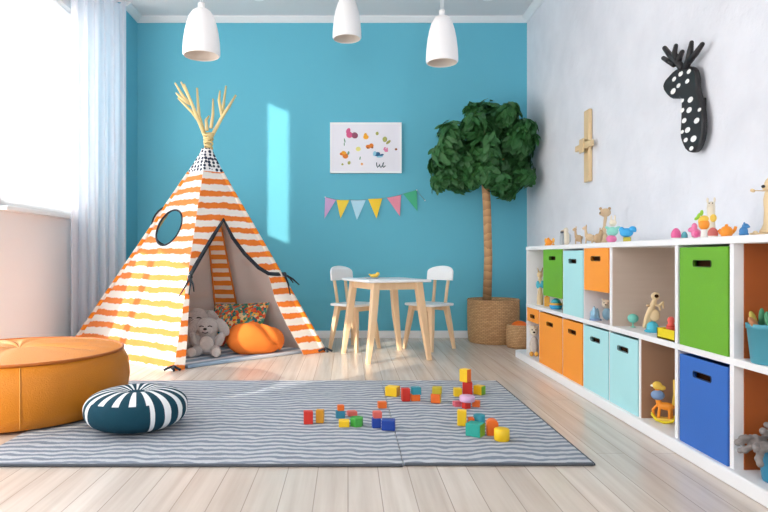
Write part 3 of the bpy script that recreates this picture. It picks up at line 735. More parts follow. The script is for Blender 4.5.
ol = [dp(*p) for p in smooth_loop(OUT, 1)]
t = bmesh.new(); vs = [t.verts.new((XR-.023, p.y, p.z)) for p in ol]; f = t.faces.new(vs)
r = bmesh.ops.extrude_face_region(t, geom=[f]); v2 = [g for g in r['geom'] if isinstance(g, bmesh.types.BMVert)]
bmesh.ops.translate(t, vec=(-.022, 0, 0), verts=v2); bmesh.ops.recalc_face_normals(t, faces=t.faces)
fe = [e for e in t.edges if all(abs(v.co.x-(XR-.045)) < 1e-5 for v in e.verts)]
bmesh.ops.bevel(t, geom=fe, offset=.009, segments=4, profile=.5, affect='EDGES')
m = MB()._merge(t, 0, False)
DOTS = [(386, 140, 8), (412, 133, 7), (365, 157, 7), (407, 164, 7), (379, 178, 7), (362, 196, 9), (417, 223, 9), (391, 226, 6), (391, 257, 7), (413, 256, 9), (397, 290, 8), (437, 290, 9), (408, 320, 9), (427, 348, 10), (402, 352, 7), (391, 326, 6), (420, 379, 7), (446, 255, 6)]
for x, y, r_ in DOTS:
    q = dp(x, y); s = q.y/F/3.2
    m.lathe([(0, .0015), (.8, .0012), (1, 0)], 16, mi=1, mtx=Matrix.Translation(q) @ Matrix.Rotation(-PI/2, 4, 'Y') @ Matrix.Diagonal((r_*s, r_*s*1.75, 1, 1)))
m.build('head', [M_BLACK, M_DOT], deer)
q = dp(420, 260); MB().box((XR-.026, q.y-.04, q.z-.05), (XR-.0005, q.y+.04, q.z+.05), .004).build('wall_mount', M_BLACK, deer)
for pts, rr in (([(392, 124), (372, 98), (350, 78), (335, 58)], (.016, .014, .013, .011)), ([(366, 110), (348, 100), (331, 90)], (.014, .012, .010)), ([(374, 96), (366, 74), (371, 50)], (.013, .012, .009)), ([(378, 104), (384, 84), (391, 70)], (.013, .012, .01)),
                ([(402, 122), (412, 94), (417, 66), (421, 40)], (.016, .014, .013, .009)), ([(414, 100), (434, 76), (455, 46)], (.014, .013, .010))):
    MB().tube([dp(*p) for p in pts], rr, 10).ell(dp(*pts[-1]), rr[-1]).build('antler', M_BLACK, deer)

# ---------------------------------------------------------------- ficus and baskets
px_, py_ = 1.185, 5.06
fi = thing('ficus_tree', 'tall ficus tree with dense green crown in a wicker basket', 'plant', (px_, py_, 0))
MB().lathe([(0, 0), (.19, 0), (.2, .01), (.208, .12), (.21, .24), (.208, .335), (.212, .345), (.205, .352), (.196, .345), (.194, .31), (0, .31)], 56).build('basket', M_WICK, fi, True)
MB().lathe([(0, .325), (.1, .322), (.19, .312), (.193, .31)], 32).build('soil', M_SOIL, fi, True)
tp = at(484, 170, 4.95)
MB().tube([(px_-.05, py_, .3), (px_-.045, py_-.02, .7), (px_-.065, py_-.06, 1.1), (tp.x, tp.y, 1.45), (tp.x+.01, tp.y, 1.62)], [.036, .033, .032, .03, .02], 14).build('trunk', M_BARK, fi, False) if False else None
m = MB().tube([(px_-.05, py_, .3), (px_-.045, py_-.02, .7), (px_-.065, py_-.06, 1.1), (tp.x, tp.y, 1.45), (tp.x+.01, tp.y, 1.62)], [.036, .033, .032, .03, .02], 14); m.build('trunk', M_BARK, fi)
# crown: lobes of folded leaves, read off the photograph's outline
LOB = [(452, 133, 12), (448, 140, 9), (442, 155, 11), (440, 165, 10), (450, 172, 11), (438, 182, 7), (458, 182, 9), (470, 176, 11), (464, 160, 13), (466, 142, 13), (474, 124, 12), (486, 112, 12), (484, 128, 13), (498, 118, 11), (510, 112, 9), (506, 128, 12), (500, 142, 14), (516, 140, 13), (526, 128, 9), (529, 139, 9), (524, 152, 12), (522, 166, 11), (516, 178, 10), (508, 190, 8), (500, 182, 9), (504, 166, 13), (488, 160, 14), (484, 146, 14), (488, 174, 9), (472, 108, 4), (527, 176, 7), (478, 116, 9)]
rnd = random.Random(3); t = bmesh.new()
def leaf(c, n, up, L, W):
    n = n.normalized(); u = (up-n*up.dot(n)); u = u.normalized() if u.length > 1e-4 else n.orthogonal().normalized(); s = n.cross(u)
    pr = [(0, 0), (.3, .42), (.62, .5), (.86, .3), (1, 0)]; mid = []; lf = []; rt = []
    for a, w in pr:
        p = c+u*L*(a-.4)-n*.25*L*(a-.3)**2; mid.append(t.verts.new(p))
        if w: lf.append(t.verts.new(p+s*W*w+n*.12*W)); rt.append(t.verts.new(p-s*W*w+n*.12*W))
    for side, fl in ((lf, 1), (rt, 0)):
        fs = [(mid[0], side[0], mid[1])]+[(mid[i+1], side[i], side[i+1], mid[i+2]) for i in range(2)]+[(mid[3], side[2], mid[4])]
        for q in fs: t.faces.new(q if not fl else q[::-1])
for (lx, ly, lr) in LOB:
    d = (rnd.random()-.5)*.34*(1-((lx-484)/60)**2*.6); Yc = 4.93+d; c0 = at(lx, ly, Yc); rad = lr*1.05*Yc/F
    c0.x = min(c0.x, XR-.06-rad*.8); c0.y = min(c0.y, D-.06-rad)
    for i in range(int(70+rad*700)):
        v = Vector((rnd.gauss(0, 1), rnd.gauss(0, 1), rnd.gauss(0, 1))).normalized(); k = .55+.5*rnd.random()
        p = c0+v*rad*k
        if p.x > XR-.035 or p.y > D-.04: continue
        outw = (v*.8+(c0-Vector((1.09, 4.93, 1.5)))*1.5+Vector((0, -.15, .25))+Vector((rnd.gauss(0, .35), rnd.gauss(0, .35), rnd.gauss(0, .35))))
        leaf(p, outw, Vector((v.x*.8+rnd.gauss(0, .3), v.y*.8, v.z*.5-.35)), .078+.05*rnd.random(), .034+.018*rnd.random())
MB()._merge(t, 0, True).build('foliage', M_LEAF, fi)
br_ = MB()
for lx, ly in ((455, 150), (475, 130), (500, 128), (518, 150), (508, 172), (452, 170)): br_.tube([(tp.x, tp.y, 1.46), Vector((tp.x, tp.y, 1.46)).lerp(at(lx, ly+8, 4.95), .6)], [.014, .006], 6)
br_.build('branches', M_BARK, fi)
bk = thing('basket', 'small low wicker basket on the floor in front of the ficus', 'basket', (1.312, 4.75, 0))
MB().lathe([(0, 0), (.088, 0), (.098, .02), (.1, .1), (.094, .17), (.09, .176), (.086, .17), (.088, .12), (0, .12)], 40).build('weave', M_WICK, bk, True)
m = MB().ell((1.312, 4.74, .163), (.062, .06, .042)); tag(m.build('toy_ball', P('toy_orange', (232, 108, 20))), 'orange ball lying in the small wicker basket', 'ball')

# ---------------------------------------------------------------- shelf unit
SX, SB = 1.18, 1.495; YE = 4.10; YN = 1.30
su = thing('shelf_unit', 'long white cube shelf unit along the plaster wall', 'shelf', (1.33, 2.7, 0))
MB().box((SX-.004, YN, .738), (SB, YE, .762), .003).build('top_board', M_SHELF, su)
MB().box((SX-.002, YN, .365), (SB, YE, .387), .002).build('middle_board', M_SHELF, su)
bs = seat_poly(SB-1.16, 4.34-YN, .05, 8)
m = MB().prism([(p[0]+(SB+1.16)/2, p[1]+(4.34+YN)/2) for p in bs], 0, .047, .006); m.build('plinth', M_SHELF, su)
for y in (YE-.018, YN): MB().box((SX, y, .047), (SB, y+.018, .365)).box((SX, y, .387), (SB, y+.018, .738)).build('end_panel', M_SHELF, su)
MB().box((SB-.008, YN+.018, .047), (SB, YE-.018, .365)).build('back_panel', M_TAUPE, su)
MB().box((SB-.008, YN+.018, .387), (SB, YE-.018, .738)).build('back_panel', M_TAUPE, su)
def divider(y, lo, hi, lining=None, th=.02, inset=.03):
    MB().box((SX, y-th/2, lo), (SB-.008, y+th/2, hi)).build('divider', M_SHELF, su)
    if lining: MB().box((SX+inset, y-th/2-.004, lo), (SB-.008, y-th/2, hi)).build('divider_lining', lining, su)
divider(2.786, .387, .738, M_TAUPE, inset=.004); divider(2.228, .387, .738); divider(1.906, .387, .738, M_RUST); divider(2.228, .047, .365); divider(1.906, .047, .365, M_RUST)
divider(2.508, .047, .365, M_BROWN, .014, .003); divider(3.399, .387, .738, None, .008); divider(3.10, .387, .738, None, .008)
divider(3.825, .047, .365, None, .008); divider(3.405, .047, .365, None, .008); divider(3.105, .047, .365, None, .008); divider(2.797, .047, .365, None, .008)

def bin_(name, ya, yb, z0, z1, rgb, mname, label, xf=SX-.003, hang=False):
    ya += .005; yb -= .005; xb = SB-.02; th = .006; w = yb-ya
    t = thing(name, label, 'storage bin', (xf+.15, (ya+yb)/2, z0), 0, 'coloured bins in the shelf unit'); M_ = mat(mname, rgb, .55, .03, 6, .08, 200)
    yc, zc = (ya+yb)/2+.0, z1-.055; hw, hh = min(.055, w*.19), .0105
    if hang: zc = z1-.05
    m = MB()
    # front with a real slot: outer rectangle to rounded slot
    sl = [(p[0]+yc, p[1]+zc) for p in seat_poly(2*hw, 2*hh, .007, 4)]
    tt = bmesh.new()
    def rect(p):
        d = (p[0]-yc, p[1]-zc); k = 1e9
        for c, lo, hi in ((d[0], ya-yc, yb-yc), (d[1], z0-zc, z1-zc)):
            if c > 1e-9: k = min(k, hi/c)
            elif c < -1e-9: k = min(k, lo/c)
        return (yc+d[0]*k, zc+d[1]*k)
    # add the rectangle's corner directions
    cs = [(ya, z0), (yb, z0), (yb, z1), (ya, z1)]
    def slot_pt(c):
        d = (c[0]-yc, c[1]-zc); k = min(hw/max(abs(d[0]), 1e-9), hh/max(abs(d[1]), 1e-9)); return (yc+d[0]*k, zc+d[1]*k)
    pairs = [(s, rect(s)) for s in sl]+[(slot_pt(c), c) for c in cs]
    pairs.sort(key=lambda q: math.atan2((q[1][1]-zc), (q[1][0]-yc)))
    I = [tt.verts.new((xf, *p[0])) for p in pairs]; O = [tt.verts.new((xf, *p[1])) for p in pairs]
    I2 = [tt.verts.new((xf+th, *p[0])) for p in pairs]; O2 = [tt.verts.new((xf+th, *p[1])) for p in pairs]; N = len(pairs)
    for i in range(N):
        j = (i+1) % N; tt.faces.new((I[i], I[j], O[j], O[i])); tt.faces.new((I2[j], I2[i], O2[i], O2[j])); tt.faces.new((I[j], I[i], I2[i], I2[j])); tt.faces.new((O[i], O[j], O2[j], O2[i]))
    bmesh.ops.recalc_face_normals(tt, faces=tt.faces); MB()._merge(tt, 0).build('front_panel', M_, t)
    m.box((xf+th, ya, z0), (xb, ya+th, z1)).box((xf+th, yb-th, z0), (xb, yb, z1)).box((xb-th, ya+th, z0), (xb, yb-th, z1)).box((xf+th, ya+th, z0), (xb-th, yb-th, z0+th))
    if hang: m.box((xf+th, ya+th, z1-th), (xb-th, yb-th, z1))
    m.build('body', M_, t)
    MB().box((xf+.020, yc-hw-.02, zc-hh-.02), (xf+.026, yc+hw+.012, zc+hh+.012)).build('handle_backing', M_DARK, t)  # dark plate stands in for the shade inside the slot
    rim = [(xf-.0008, p[0], p[1]) for p in sl]; MB().tube(rim+[rim[0]], .0016, 6, cap=False).build('handle_rim', mat('dark_'+mname, tuple(int(c*.45) for c in rgb), .6), t)
    return t
GREEN, CYAN, ORA, BLUE = (104, 172, 36), (172, 226, 230), (248, 156, 50), (44, 104, 190)
UZ, LZ = .3875, .0475
bin_('storage_bin', 3.403, 3.742, .464, .7374, GREEN, 'green_board', 'short green drawer hanging under the shelf top near the far end', hang=True)
bin_('storage_bin', 3.104, 3.395, UZ, .728, CYAN, 'pale_cyan_board', 'tall pale cyan bin in the upper row between green and orange drawers')
bin_('storage_bin', 2.797, 3.096, .533, .7374, ORA, 'orange_board', 'short orange drawer hanging under the shelf top', hang=True)
bin_('storage_bin', 1.917, 2.205, UZ, .730, GREEN, 'green_board', 'large green bin in the upper row above the blue bin')
bin_('storage_bin', 3.829, 4.08, .278, .3646, ORA, 'orange_board', 'shallow orange drawer at the far end of the lower row', hang=True)
bin_('storage_bin', 3.409, 3.821, LZ, .356, ORA, 'orange_board', 'wider orange bin in the lower row, nearer the ficus')
bin_('storage_bin', 3.109, 3.401, LZ, .356, ORA, 'orange_board', 'narrower orange bin in the lower row beside the cyan bins')
bin_('storage_bin', 2.801, 3.101, LZ, .356, CYAN, 'cyan_board', 'cyan bin in the lower row next to the orange bins')
bin_('storage_bin', 2.515, 2.793, LZ, .356, CYAN, 'cyan_board', 'cyan bin in the lower row next to the open cell with the rocking toy')
bin_('storage_bin', 1.917, 2.205, LZ, .354, BLUE, 'blue_board', 'large blue bin in the lower row below the green bin')

# ---------------------------------------------------------------- toys on and in the shelves
TZ, MZ, BZ = .7621, .3871, .0471
def toy(name, label, cat, px, X, z, group=None):
    Y = yx(px, X); t = thing(name, label, cat, (X, Y, z), math.radians(-35) if False else 0, group); t['s'] = 0; del t['s']; return t, Y/F
TOPG = 'toys along the top of the shelf unit'
# local frame of toys: x' = across the picture (mostly -y world). Toys face the camera: rotate so local -y looks back along the sight line.
def T(name, label, cat, px, X, z, group=TOPG):
    Y = yx(px, X); o = thing(name, label, cat, (X, Y, z), -math.atan2(X, Y), group); return o, math.hypot(X, Y)/F*math.cos(math.atan2(X, Y))
tm = {n: P('toy_'+n, c, .4) for n, c in dict(orange2=(244, 150, 36), amber=(238, 176, 70), grey=(170, 176, 180), cream=(228, 218, 196), beige=(206, 180, 144), tan=(186, 156, 118), mint=(140, 212, 196), pink=(226, 122, 168), hotpink=(222, 92, 148), skyblue=(52, 164, 222), olive=(186, 176, 48), teal=(70, 150, 160), lime=(150, 204, 50), yellow=(246, 196, 40), brick=(196, 100, 92), blue=(56, 122, 178), white=(238, 236, 230), aqua=(70, 184, 208), mintd=(110, 196, 180), coral=(236, 92, 80), red=(214, 60, 40), lemon=(236, 214, 30), greyblue=(120, 150, 190), charcoal=(70, 76, 84)).items()}
def px_piece(s):                            # sizes in pixels -> metres
    return lambda *v: tuple(q*s for q in v)
# 1 orange crab
t, s = T('toy_crab', 'tiny orange toy crab at the far end of the shelf top', 'toy', 550, 1.27, TZ); q = px_piece(s)
MB().ell(q(-1, 0, 3.4), q(3.4, 2.6, 3.4)).ell(q(-1.6, 0, 6.6), q(1.5, 1.3, 2.2)).fuse(s*.4, 2).build('body', tm['orange2'], t, True)
for x in (-4, 3.2): MB().ell(q(x, 0, 5.5), q(1.3, 1.2, 2.6)).ell(q(x, 0, 1.4), q(1.2, 1, 1.4)).build('claw', tm['amber'], t, True)
# 2 grey bottle figure
t, s = T('toy_bottle', 'small grey bottle shaped toy beside the tiny orange crab', 'toy', 562, 1.25, TZ); q = px_piece(s)
MB().lathe([q(0, 0), q(2, 0), q(2.2, 3), q(2.0, 9), q(1.2, 12), q(0, 12.2)], 20).build('body', tm['grey'], t, True)
MB().lathe([q(0, 12), q(1.6, 12), q(1.6, 14), q(0, 14.2)], 16).build('cap', tm['charcoal'], t, True)
# 3 cream penguin
t, s = T('toy_penguin', 'tall cream bird figure standing behind the grey bottle toy', 'toy', 566.5, 1.36, TZ); q = px_piece(s)
MB().ell(q(0, 0, 7.6), q(3.4, 3, 7.2)).ell(q(-.6, 0, 15.5), q(2.6, 2.4, 3)).fuse(s*.45, 3).build('body', tm['cream'], t, True)
MB().ell(q(-3.6, -1, 15), q(2, .8, .8)).build('beak', tm['beige'], t, True)
for x in (-3, 3.2): MB().ell(q(x, 0, 8), q(.9, 2, 4.6)).build('wing', tm['grey'], t, True)
# 4-5 beige animals
def animal(px, X, label, h, w, neck, m1, m2, flip=1, name='toy_deer', z=TZ, group=TOPG):
    t, s = T(name, label, 'toy', px, X, z, group); q = px_piece(s)
    m = MB().ell(q(flip*w*.1, 0, h*.36), q(w*.42, w*.26, h*.2))
    for x in (-.26, .34):
        for y in (-.14, .14): m.tube([q(flip*w*x, w*y, h*.32), q(flip*w*x*1.1, w*y, 0)], [w*.11*s, w*.08*s], 8)
    m.tube([q(-flip*w*.2, 0, h*.4), q(-flip*w*.3, 0, h*neck), q(-flip*w*.3, 0, h*.86)], [w*.2*s, w*.14*s, w*.13*s], 10)
    m.ell(q(-flip*w*.36, 0, h*.86), q(w*.22, w*.17, h*.1)).ell(q(-flip*w*.55, 0, h*.83), q(w*.13, w*.11, h*.06)).fuse(s*.42, 2).build('body', m1, t, True)
    for y in (-1, 1): MB().ell(q(-flip*w*.22, y*w*.15, h*.96), q(w*.06, w*.05, h*.08)).build('ear', m2, t, True)
    MB().ell(q(flip*w*.5, 0, h*.42), q(w*.08, w*.06, h*.08)).build('tail', m2, t, True)
    return t, s
animal(578, 1.28, 'small tan deer figure with upright ears on the shelf top', 18, 8, .7, tm['tan'], tm['beige'])
animal(588.5, 1.27, 'taller beige animal figure just right of the small tan deer', 19, 9, .75, tm['beige'], tm['tan'])
t, s = T('toy_kangaroo', 'squat tan animal figure sitting left of the pink ball', 'toy', 599, 1.25, TZ); q = px_piece(s)
MB().ell(q(-1, 0, 5), q(4.6, 3.4, 5)).ell(q(2, 0, 10), q(2.4, 2, 4)).tube([q(-4, 0, 4), q(-6, 0, 1.5)], [1.4*s, .7*s], 8).fuse(s*.42, 3).build('body', tm['tan'], t, True)
for x in (1, 3): MB().ell(q(x, 0, 14), q(.7, .6, 2)).build('ear', tm['beige'], t, True)
# long necked wooden bear
t, s = T('toy_bear', 'wooden bear head figure on a tall post rising above the shelf toys', 'toy', 604, 1.40, TZ); q = px_piece(s)
MB().ell(q(0, 0, 6), q(4, 3.2, 6)).tube([q(0, 0, 8), q(.5, 0, 20), q(1.5, 0, 28)], [2.2*s, 1.5*s, 1.7*s], 10).fuse(s*.45, 2).build('body', tm['beige'], t, True)
MB().ell(q(1.2, 0, 32), q(5.4, 4, 4.4)).ell(q(-2.5, -2, 31), q(2.4, 2, 2)).fuse(s*.45, 2).build('head', tm['beige'], t, True)
for x in (-3.2, 5): MB().ell(q(x, 0, 36), q(1.5, 1, 1.5)).build('ear', tm['tan'], t, True)
MB().ell(q(-3.6, -3.6, 31.6), q(.8, .6, .7)).build('nose', M_BLACK, t, True)
# pink ball with mint body and rabbit head
t, s = T('toy_rabbit', 'rabbit toy with mint body sitting on a pink ball', 'toy', 612, 1.26, TZ); q = px_piece(s)
MB().ell(q(-.5, 0, 4), q(5, 4.4, 3.95)).build('ball_base', tm['pink'], t, True)
MB().ell(q(.5, 0, 11.5), q(5.6, 3.6, 4.6)).ell(q(-4, -1, 15), q(3, 1.6, 1.5), (0, .4, 0)).ell(q(5, -1, 15), q(3, 1.6, 1.5), (0, -.4, 0)).fuse(s*.45, 3).build('body', tm['mint'], t, True)
MB().ell(q(.8, 0, 20), q(3.6, 3, 3.6)).ell(q(-.2, -2, 19), q(1.6, 1.4, 1.3)).fuse(s*.42, 2).build('head', tm['cream'], t, True)
for x in (-.8, 2.6): MB().ell(q(x, 0, 25), q(1, .8, 3)).build('ear', tm['cream'], t, True)
# blue toy on olive stand
t, s = T('toy_elephant', 'bright blue chunky toy on an olive yellow stand', 'toy', 627, 1.25, TZ); q = px_piece(s)
MB().box(q(-3.6, -2.6, 0), q(3.6, 2.6, 5), .8*s).build('stand', tm['olive'], t, True)
MB().ell(q(-.5, 0, 9.5), q(6.4, 4, 4.6)).ell(q(5, 0, 13), q(3.6, 3, 3)).ell(q(-5, 0, 12.5), q(2.6, 2.4, 3)).ell(q(7.4, 0, 12), q(1.4, 1.2, 2.4)).fuse(s*.5, 3).build('body', tm['skyblue'], t, True)
# right hand group
def egg(px, X, label, w, h, m_, nm='toy_egg', cat='toy'):
    t, s = T(nm, label, cat, px, X, TZ); MB().lathe([(w*s*a, h*s*b) for a, b in ((0, 0), (.3, .005), (.44, .12), (.5, .34), (.46, .58), (.34, .8), (.18, .95), (0, 1))], 24).build('shell', m_, t, True)
    MB().lathe([(w*s*.34, h*s*.02), (w*s*.47, h*s*.1), (w*s*.46, h*s*.14), (w*s*.3, h*s*.05)], 24).build('foot_ring', tm['white'], t, True)
egg(676, 1.23, 'pink egg toy, first of the bright toys above the green bin', 9.4, 11.5, tm['hotpink'])
egg(684.5, 1.23, 'little teal egg toy beside the pink egg', 6.2, 7.6, tm['teal'])
t, s = T('toy_figure', 'pink toy figure with a raised head between the teal egg and the carrot', 'toy', 695, 1.25, TZ); q = px_piece(s)
MB().ell(q(1, 0, 5), q(4.6, 3.8, 5)).ell(q(-.5, 0, 12), q(2.8, 2.6, 4)).ell(q(-4.2, 0, 9), q(2.2, 1.6, 2.6), (0, .5, 0)).fuse(s*.5, 3).build('body', tm['pink'], t, True)
MB().ell(q(1.4, -2.6, 5), q(2.6, 1.8, 3)).build('belly', tm['hotpink'], t, True)
for x in (-3, 4): MB().ell(q(x, -2, 1), q(1.8, 2, 1)).build('foot', tm['white'], t, True)
t, s = T('toy_carrot', 'orange carrot shaped toy with green leaves on a white stand', 'toy', 704, 1.26, TZ); q = px_piece(s)
MB().lathe([q(0, 0), q(3.6, 0), q(3, 3), q(2.4, 9), q(0, 9)], 20).build('stand', tm['white'], t, True)
MB().ell(q(0, 0, 14), q(5, 4, 5.6)).build('body', tm['orange2'], t, True)
MB().ell(q(0, 0, 19.5), q(4.4, 3.4, 3.6)).ell(q(-3.4, 0, 17), q(2, 1.6, 3.4)).fuse(s*.5, 2).build('head', tm['yellow'], t, True)
for x, z, r in ((-4.6, 23, .5), (-2, 25.6, .1), (-6, 20.6, .9)): MB().ell(q(x, 0, z), q(1.6, 1.1, 3), (0, r, 0)).build('leaf', tm['lime'], t, True)
t, s = T('toy_llama', 'tall cream llama toy holding a yellow blob behind the carrot toy', 'toy', 711, 1.36, TZ); q = px_piece(s)
MB().lathe([q(0, 0), q(4.2, 0), q(4, 10), q(3.6, 20), q(3.8, 32), q(3.4, 37), q(0, 38)], 20).ell(q(-1, -2, 34), q(2.4, 2.4, 2)).fuse(s*.5, 2).build('body', tm['cream'], t, True)
for x in (-3, 3): MB().ell(q(x, 0, 39.4), q(1.1, .9, 2.6)).build('ear', tm['cream'], t, True)
MB().ell(q(2, -4, 21), q(3, 2.2, 4)).build('scarf', tm['yellow'], t, True)
for x in (-1.6, 1.4): MB().ell(q(x, -3.4, 36), q(.5, .4, .6)).build('eye', M_BLACK, t, True)
egg(712.8, 1.21, 'dusty red rounded toy beside the orange teapot toy', 9.6, 10, tm['brick'], 'toy_ball')
t, s = T('toy_teapot', 'orange teapot shaped toy with a spout on the shelf top', 'toy', 726.5, 1.24, TZ); q = px_piece(s)
MB().lathe([q(0, 0), q(4.2, 0), q(5.8, 3.5), q(5.6, 7), q(3.8, 10), q(1.4, 11), q(1.4, 12.6), q(0, 13)], 24).build('body', tm['orange2'], t, True)
MB().tube([q(4.4, 0, 4.4), q(7, 0, 7), q(8, 0, 10.4)], [2 * s, 1.6*s, 1.3*s], 10).build('spout', tm['orange2'], t, True)
MB().tube([q(-5, 0, 8), q(-7, 0, 6.6), q(-5.2, 0, 3)], .9*s, 8).build('handle', tm['orange2'], t, True)
t, s = T('toy_dog', 'small blue toy dog beside the wooden figure on a plank', 'toy', 744, 1.212, TZ); q = px_piece(s)
MB().ell(q(-.4, 0, 4.6), q(4, 2.6, 4.4)).ell(q(1.2, 0, 9.6), q(3.2, 2.4, 2.8)).ell(q(3.8, 0, 8.8), q(1.6, 1.4, 1.2)).ell(q(-3, 0, 1.6), q(1.6, 2, 1.3)).ell(q(2.8, 0, 1.6), q(1.6, 2, 1.3)).fuse(s*.5, 2).build('body', tm['blue'], t, True)
for y in (-1, 1): MB().ell(q(.2, y*2, 12), q(.9, .7, 1.6)).build('ear', tm['blue'], t, True)
t, s = T('toy_giraffe', 'tall wooden animal figure on a plank at the near end of the shelf top', 'toy', 771, 1.29, TZ); q = px_piece(s)
MB().box(q(-18, -6, 0), q(14, 6, 3), .8*s).build('plank', M_TOYWOOD, t, True)
MB().lathe([q(0, 2.6), q(10, 2.8), q(10, 5), q(8.4, 7), q(6.6, 12), q(6, 24), q(6.6, 36), q(5.4, 44), q(0, 46)], 24).ell(q(1, 0, 51), q(7, 6.4, 8)).ell(q(-3.4, -4, 48), q(4.4, 3.6, 3.6)).ell(q(2, 0, 58), q(4.6, 4, 4.6)).fuse(s*.7, 3).build('body', M_TOYWOOD, t, True)
MB().ell(q(-6.4, -7, 49), q(1.8, 1.5, 1.6)).build('nose', M_BLACK, t, True)
MB().ell(q(-15.4, 0, 46), q(2.4, 1.3, 1.8), (0, .5, 0)).tube([q(-15, 0, 46), q(-5, 0, 45)], .5*s, 6).build('tag', M_TOYWOOD, t, True)
for x in (-13, 9):
    MB().lathe([q(0, -1), q(2.4, -1), q(2.4, 1), q(0, 1)], 18, mtx=Matrix.Translation(q(x, -6.8, 2.6)) @ Matrix.Rotation(PI/2, 4, 'X')).build('wheel', M_TOYWOOD, t, True)

INS = 'toys inside the shelf cells'
# far upper cell
t, s = T('toy_doll', 'wooden doll with a turquoise scarf in the far upper cell', 'toy', 540, 1.235, MZ, INS); q = px_piece(s)
MB().lathe([q(0, 0), q(3.2, 0), q(2.8, 8), q(1.9, 18), q(1.7, 26), q(0, 27)], 18).ell(q(0, 0, 30), q(2.9, 2.6, 3.4)).fuse(s*.5, 2).build('body', M_TOYWOOD, t, True)
for x in (-1.5, 1.8): MB().tube([q(x*.8, 0, 32), q(x*1.5, 0, 37)], [.9*s, .4*s], 8).build('horn', tm['tan'], t, True)
MB().ell(q(-2, -1, 20), q(2, 1.6, 4)).ell(q(2.2, -1, 20.4), q(2, 1.6, 4)).ell(q(0, -1.6, 19), q(1.4, 1.2, 2)).fuse(s*.45, 2).build('scarf', tm['aqua'], t, True)
t, s = T('toy_block', 'amber wooden block under the short green drawer', 'toy block', 547, 1.24, MZ, INS); q = px_piece(s)
MB().box(q(-2.6, -2.6, 0), q(2.6, 2.6, 9.4), .5*s).build('block_body', tm['amber'], t, True)
MB().lathe([q(0, 9), q(1.4, 9), q(1.2, 10.6), q(0, 11)], 14).build('knob', tm['orange2'], t, True)
t, s = T('toy_boat', 'blue and tan toy boat under the short green drawer', 'toy', 556, 1.23, MZ, INS); q = px_piece(s)
MB().lathe([q(0, 0), q(5, 0), q(6, 2), q(6.4, 4), q(0, 4)], 24).build('hull', tm['skyblue'], t, True)
MB().lathe([q(0, 4), q(6.2, 4), q(6, 6), q(0, 6)], 24).build('deck', tm['amber'], t, True)
MB().lathe([q(0, 6), q(5, 6), q(4, 9), q(1.6, 10.4), q(0, 10.6)], 24).build('cabin', tm['aqua'], t, True)
t, s = T('toy_crystals', 'pale blue spiky toy below the short orange drawer', 'toy', 595.5, 1.203, MZ, INS); q = px_piece(s)
m = MB()
for x, y, h, r in ((-3.4, 0, 11, .12), (-.6, -1, 14, -.05), (2.4, 0, 10, -.15), (.6, 1.6, 12, .1)):
    m.lathe([q(0, 0), q(2, 0), q(2.2, h*.7), q(0, h)], 6, mtx=Matrix.Translation(q(x, y, .8)) @ Matrix.Rotation(r, 4, 'Y'))
m.build('spikes', P('toy_paleblue', (150, 196, 222), .3), t, True)
MB().lathe([q(0, 0), q(6, 0), q(5.6, 1.6), q(0, 1.6)], 20).build('foot', tm['greyblue'], t, True)
t, s = T('toy_bear', 'cream bear toy with blue trousers below the short orange drawer', 'toy', 607, 1.265, MZ, INS); q = px_piece(s)
MB().ell(q(0, 0, 6), q(4.6, 4, 6)).build('trousers', P('toy_paleblue', (150, 196, 222)), t, True)
MB().ell(q(0, 0, 16), q(4.8, 4, 4.6)).ell(q(-1, -3.4, 15), q(2, 1.6, 1.5)).ell(q(-3.6, 0, 20), 1.5*s).ell(q(3.6, 0, 20), 1.5*s).fuse(s*.5, 2).build('head', tm['cream'], t, True)
MB().ell(q(-1.4, -5, 15.6), q(.7, .5, .5)).build('nose', M_BLACK, t, True)
for x in (-2.8, 1): MB().ell(q(x, -3.9, 17.4), q(.5, .4, .6)).build('eye', M_BLACK, t, True)
# open upper cell
t, s = T('toy_lollipop', 'mint green ball on a short stem in the open upper cell', 'toy', 633, 1.25, MZ, INS); q = px_piece(s)
MB().ell(q(0, 0, 9), q(5.2, 4.4, 4.6)).build('ball', tm['mintd'], t, True)
MB().lathe([q(0, 0), q(2.6, 0), q(2.2, .8), q(.8, 1.2), q(.7, 5), q(0, 5)], 16).build('stem', tm['mint'], t, True)
t, s = T('toy_monkey', 'wooden climbing animal toy on an aqua dome in the open upper cell', 'toy', 652.5, 1.25, MZ, INS); q = px_piece(s)
MB().lathe([q(0, 0), q(6, 0), q(5.8, 4), q(5, 8), q(3, 10.4), q(0, 11)], 24).ell(q(-3.6, -3, 1.6), q(4, 3, 1.6)).build('dome', tm['aqua'], t, True)
m = MB().tube([q(-8, 0, 4), q(-5, 0, 14), q(-1, 0, 24), q(2, 0, 32)], [1.4*s, 2.6*s, 3*s, 2.4*s], 12).tube([q(-5, 1, 2), q(-3, 0, 12), q(-1, 0, 22)], [1.2*s, 1.8*s, 2*s], 10).ell(q(2.6, 0, 36), q(4, 3.4, 4.2)).ell(q(2, 0, 17), q(5, 3, 6))
m.tube([q(0, 0, 28), q(6, -1, 27), q(10, -1, 31)], [1.8*s, 1.3*s, 1.1*s], 8).tube([q(6, -1, 27), q(7, -1, 22)], [1.2*s, .9*s], 8).tube([q(9, -1, 30), q(10, -1, 24)], [1.1*s, .9*s], 8)
m.fuse(s*.5, 2).build('body', M_TOYWOOD, t, True)
MB().ell(q(3.6, -3, 36.4), q(2, 1, 1.8)).build('face', M_DARK, t, True)
MB().ell(q(-4, -1.8, 26.6), q(1.7, 1.2, 1.4)).build('paw', tm['tan'], t, True)
Yt = 2.312; ty0 = thing('toy_tray', 'yellow box tray at the right of the open upper cell', 'tray', (1.225, Yt, MZ), 0, INS)
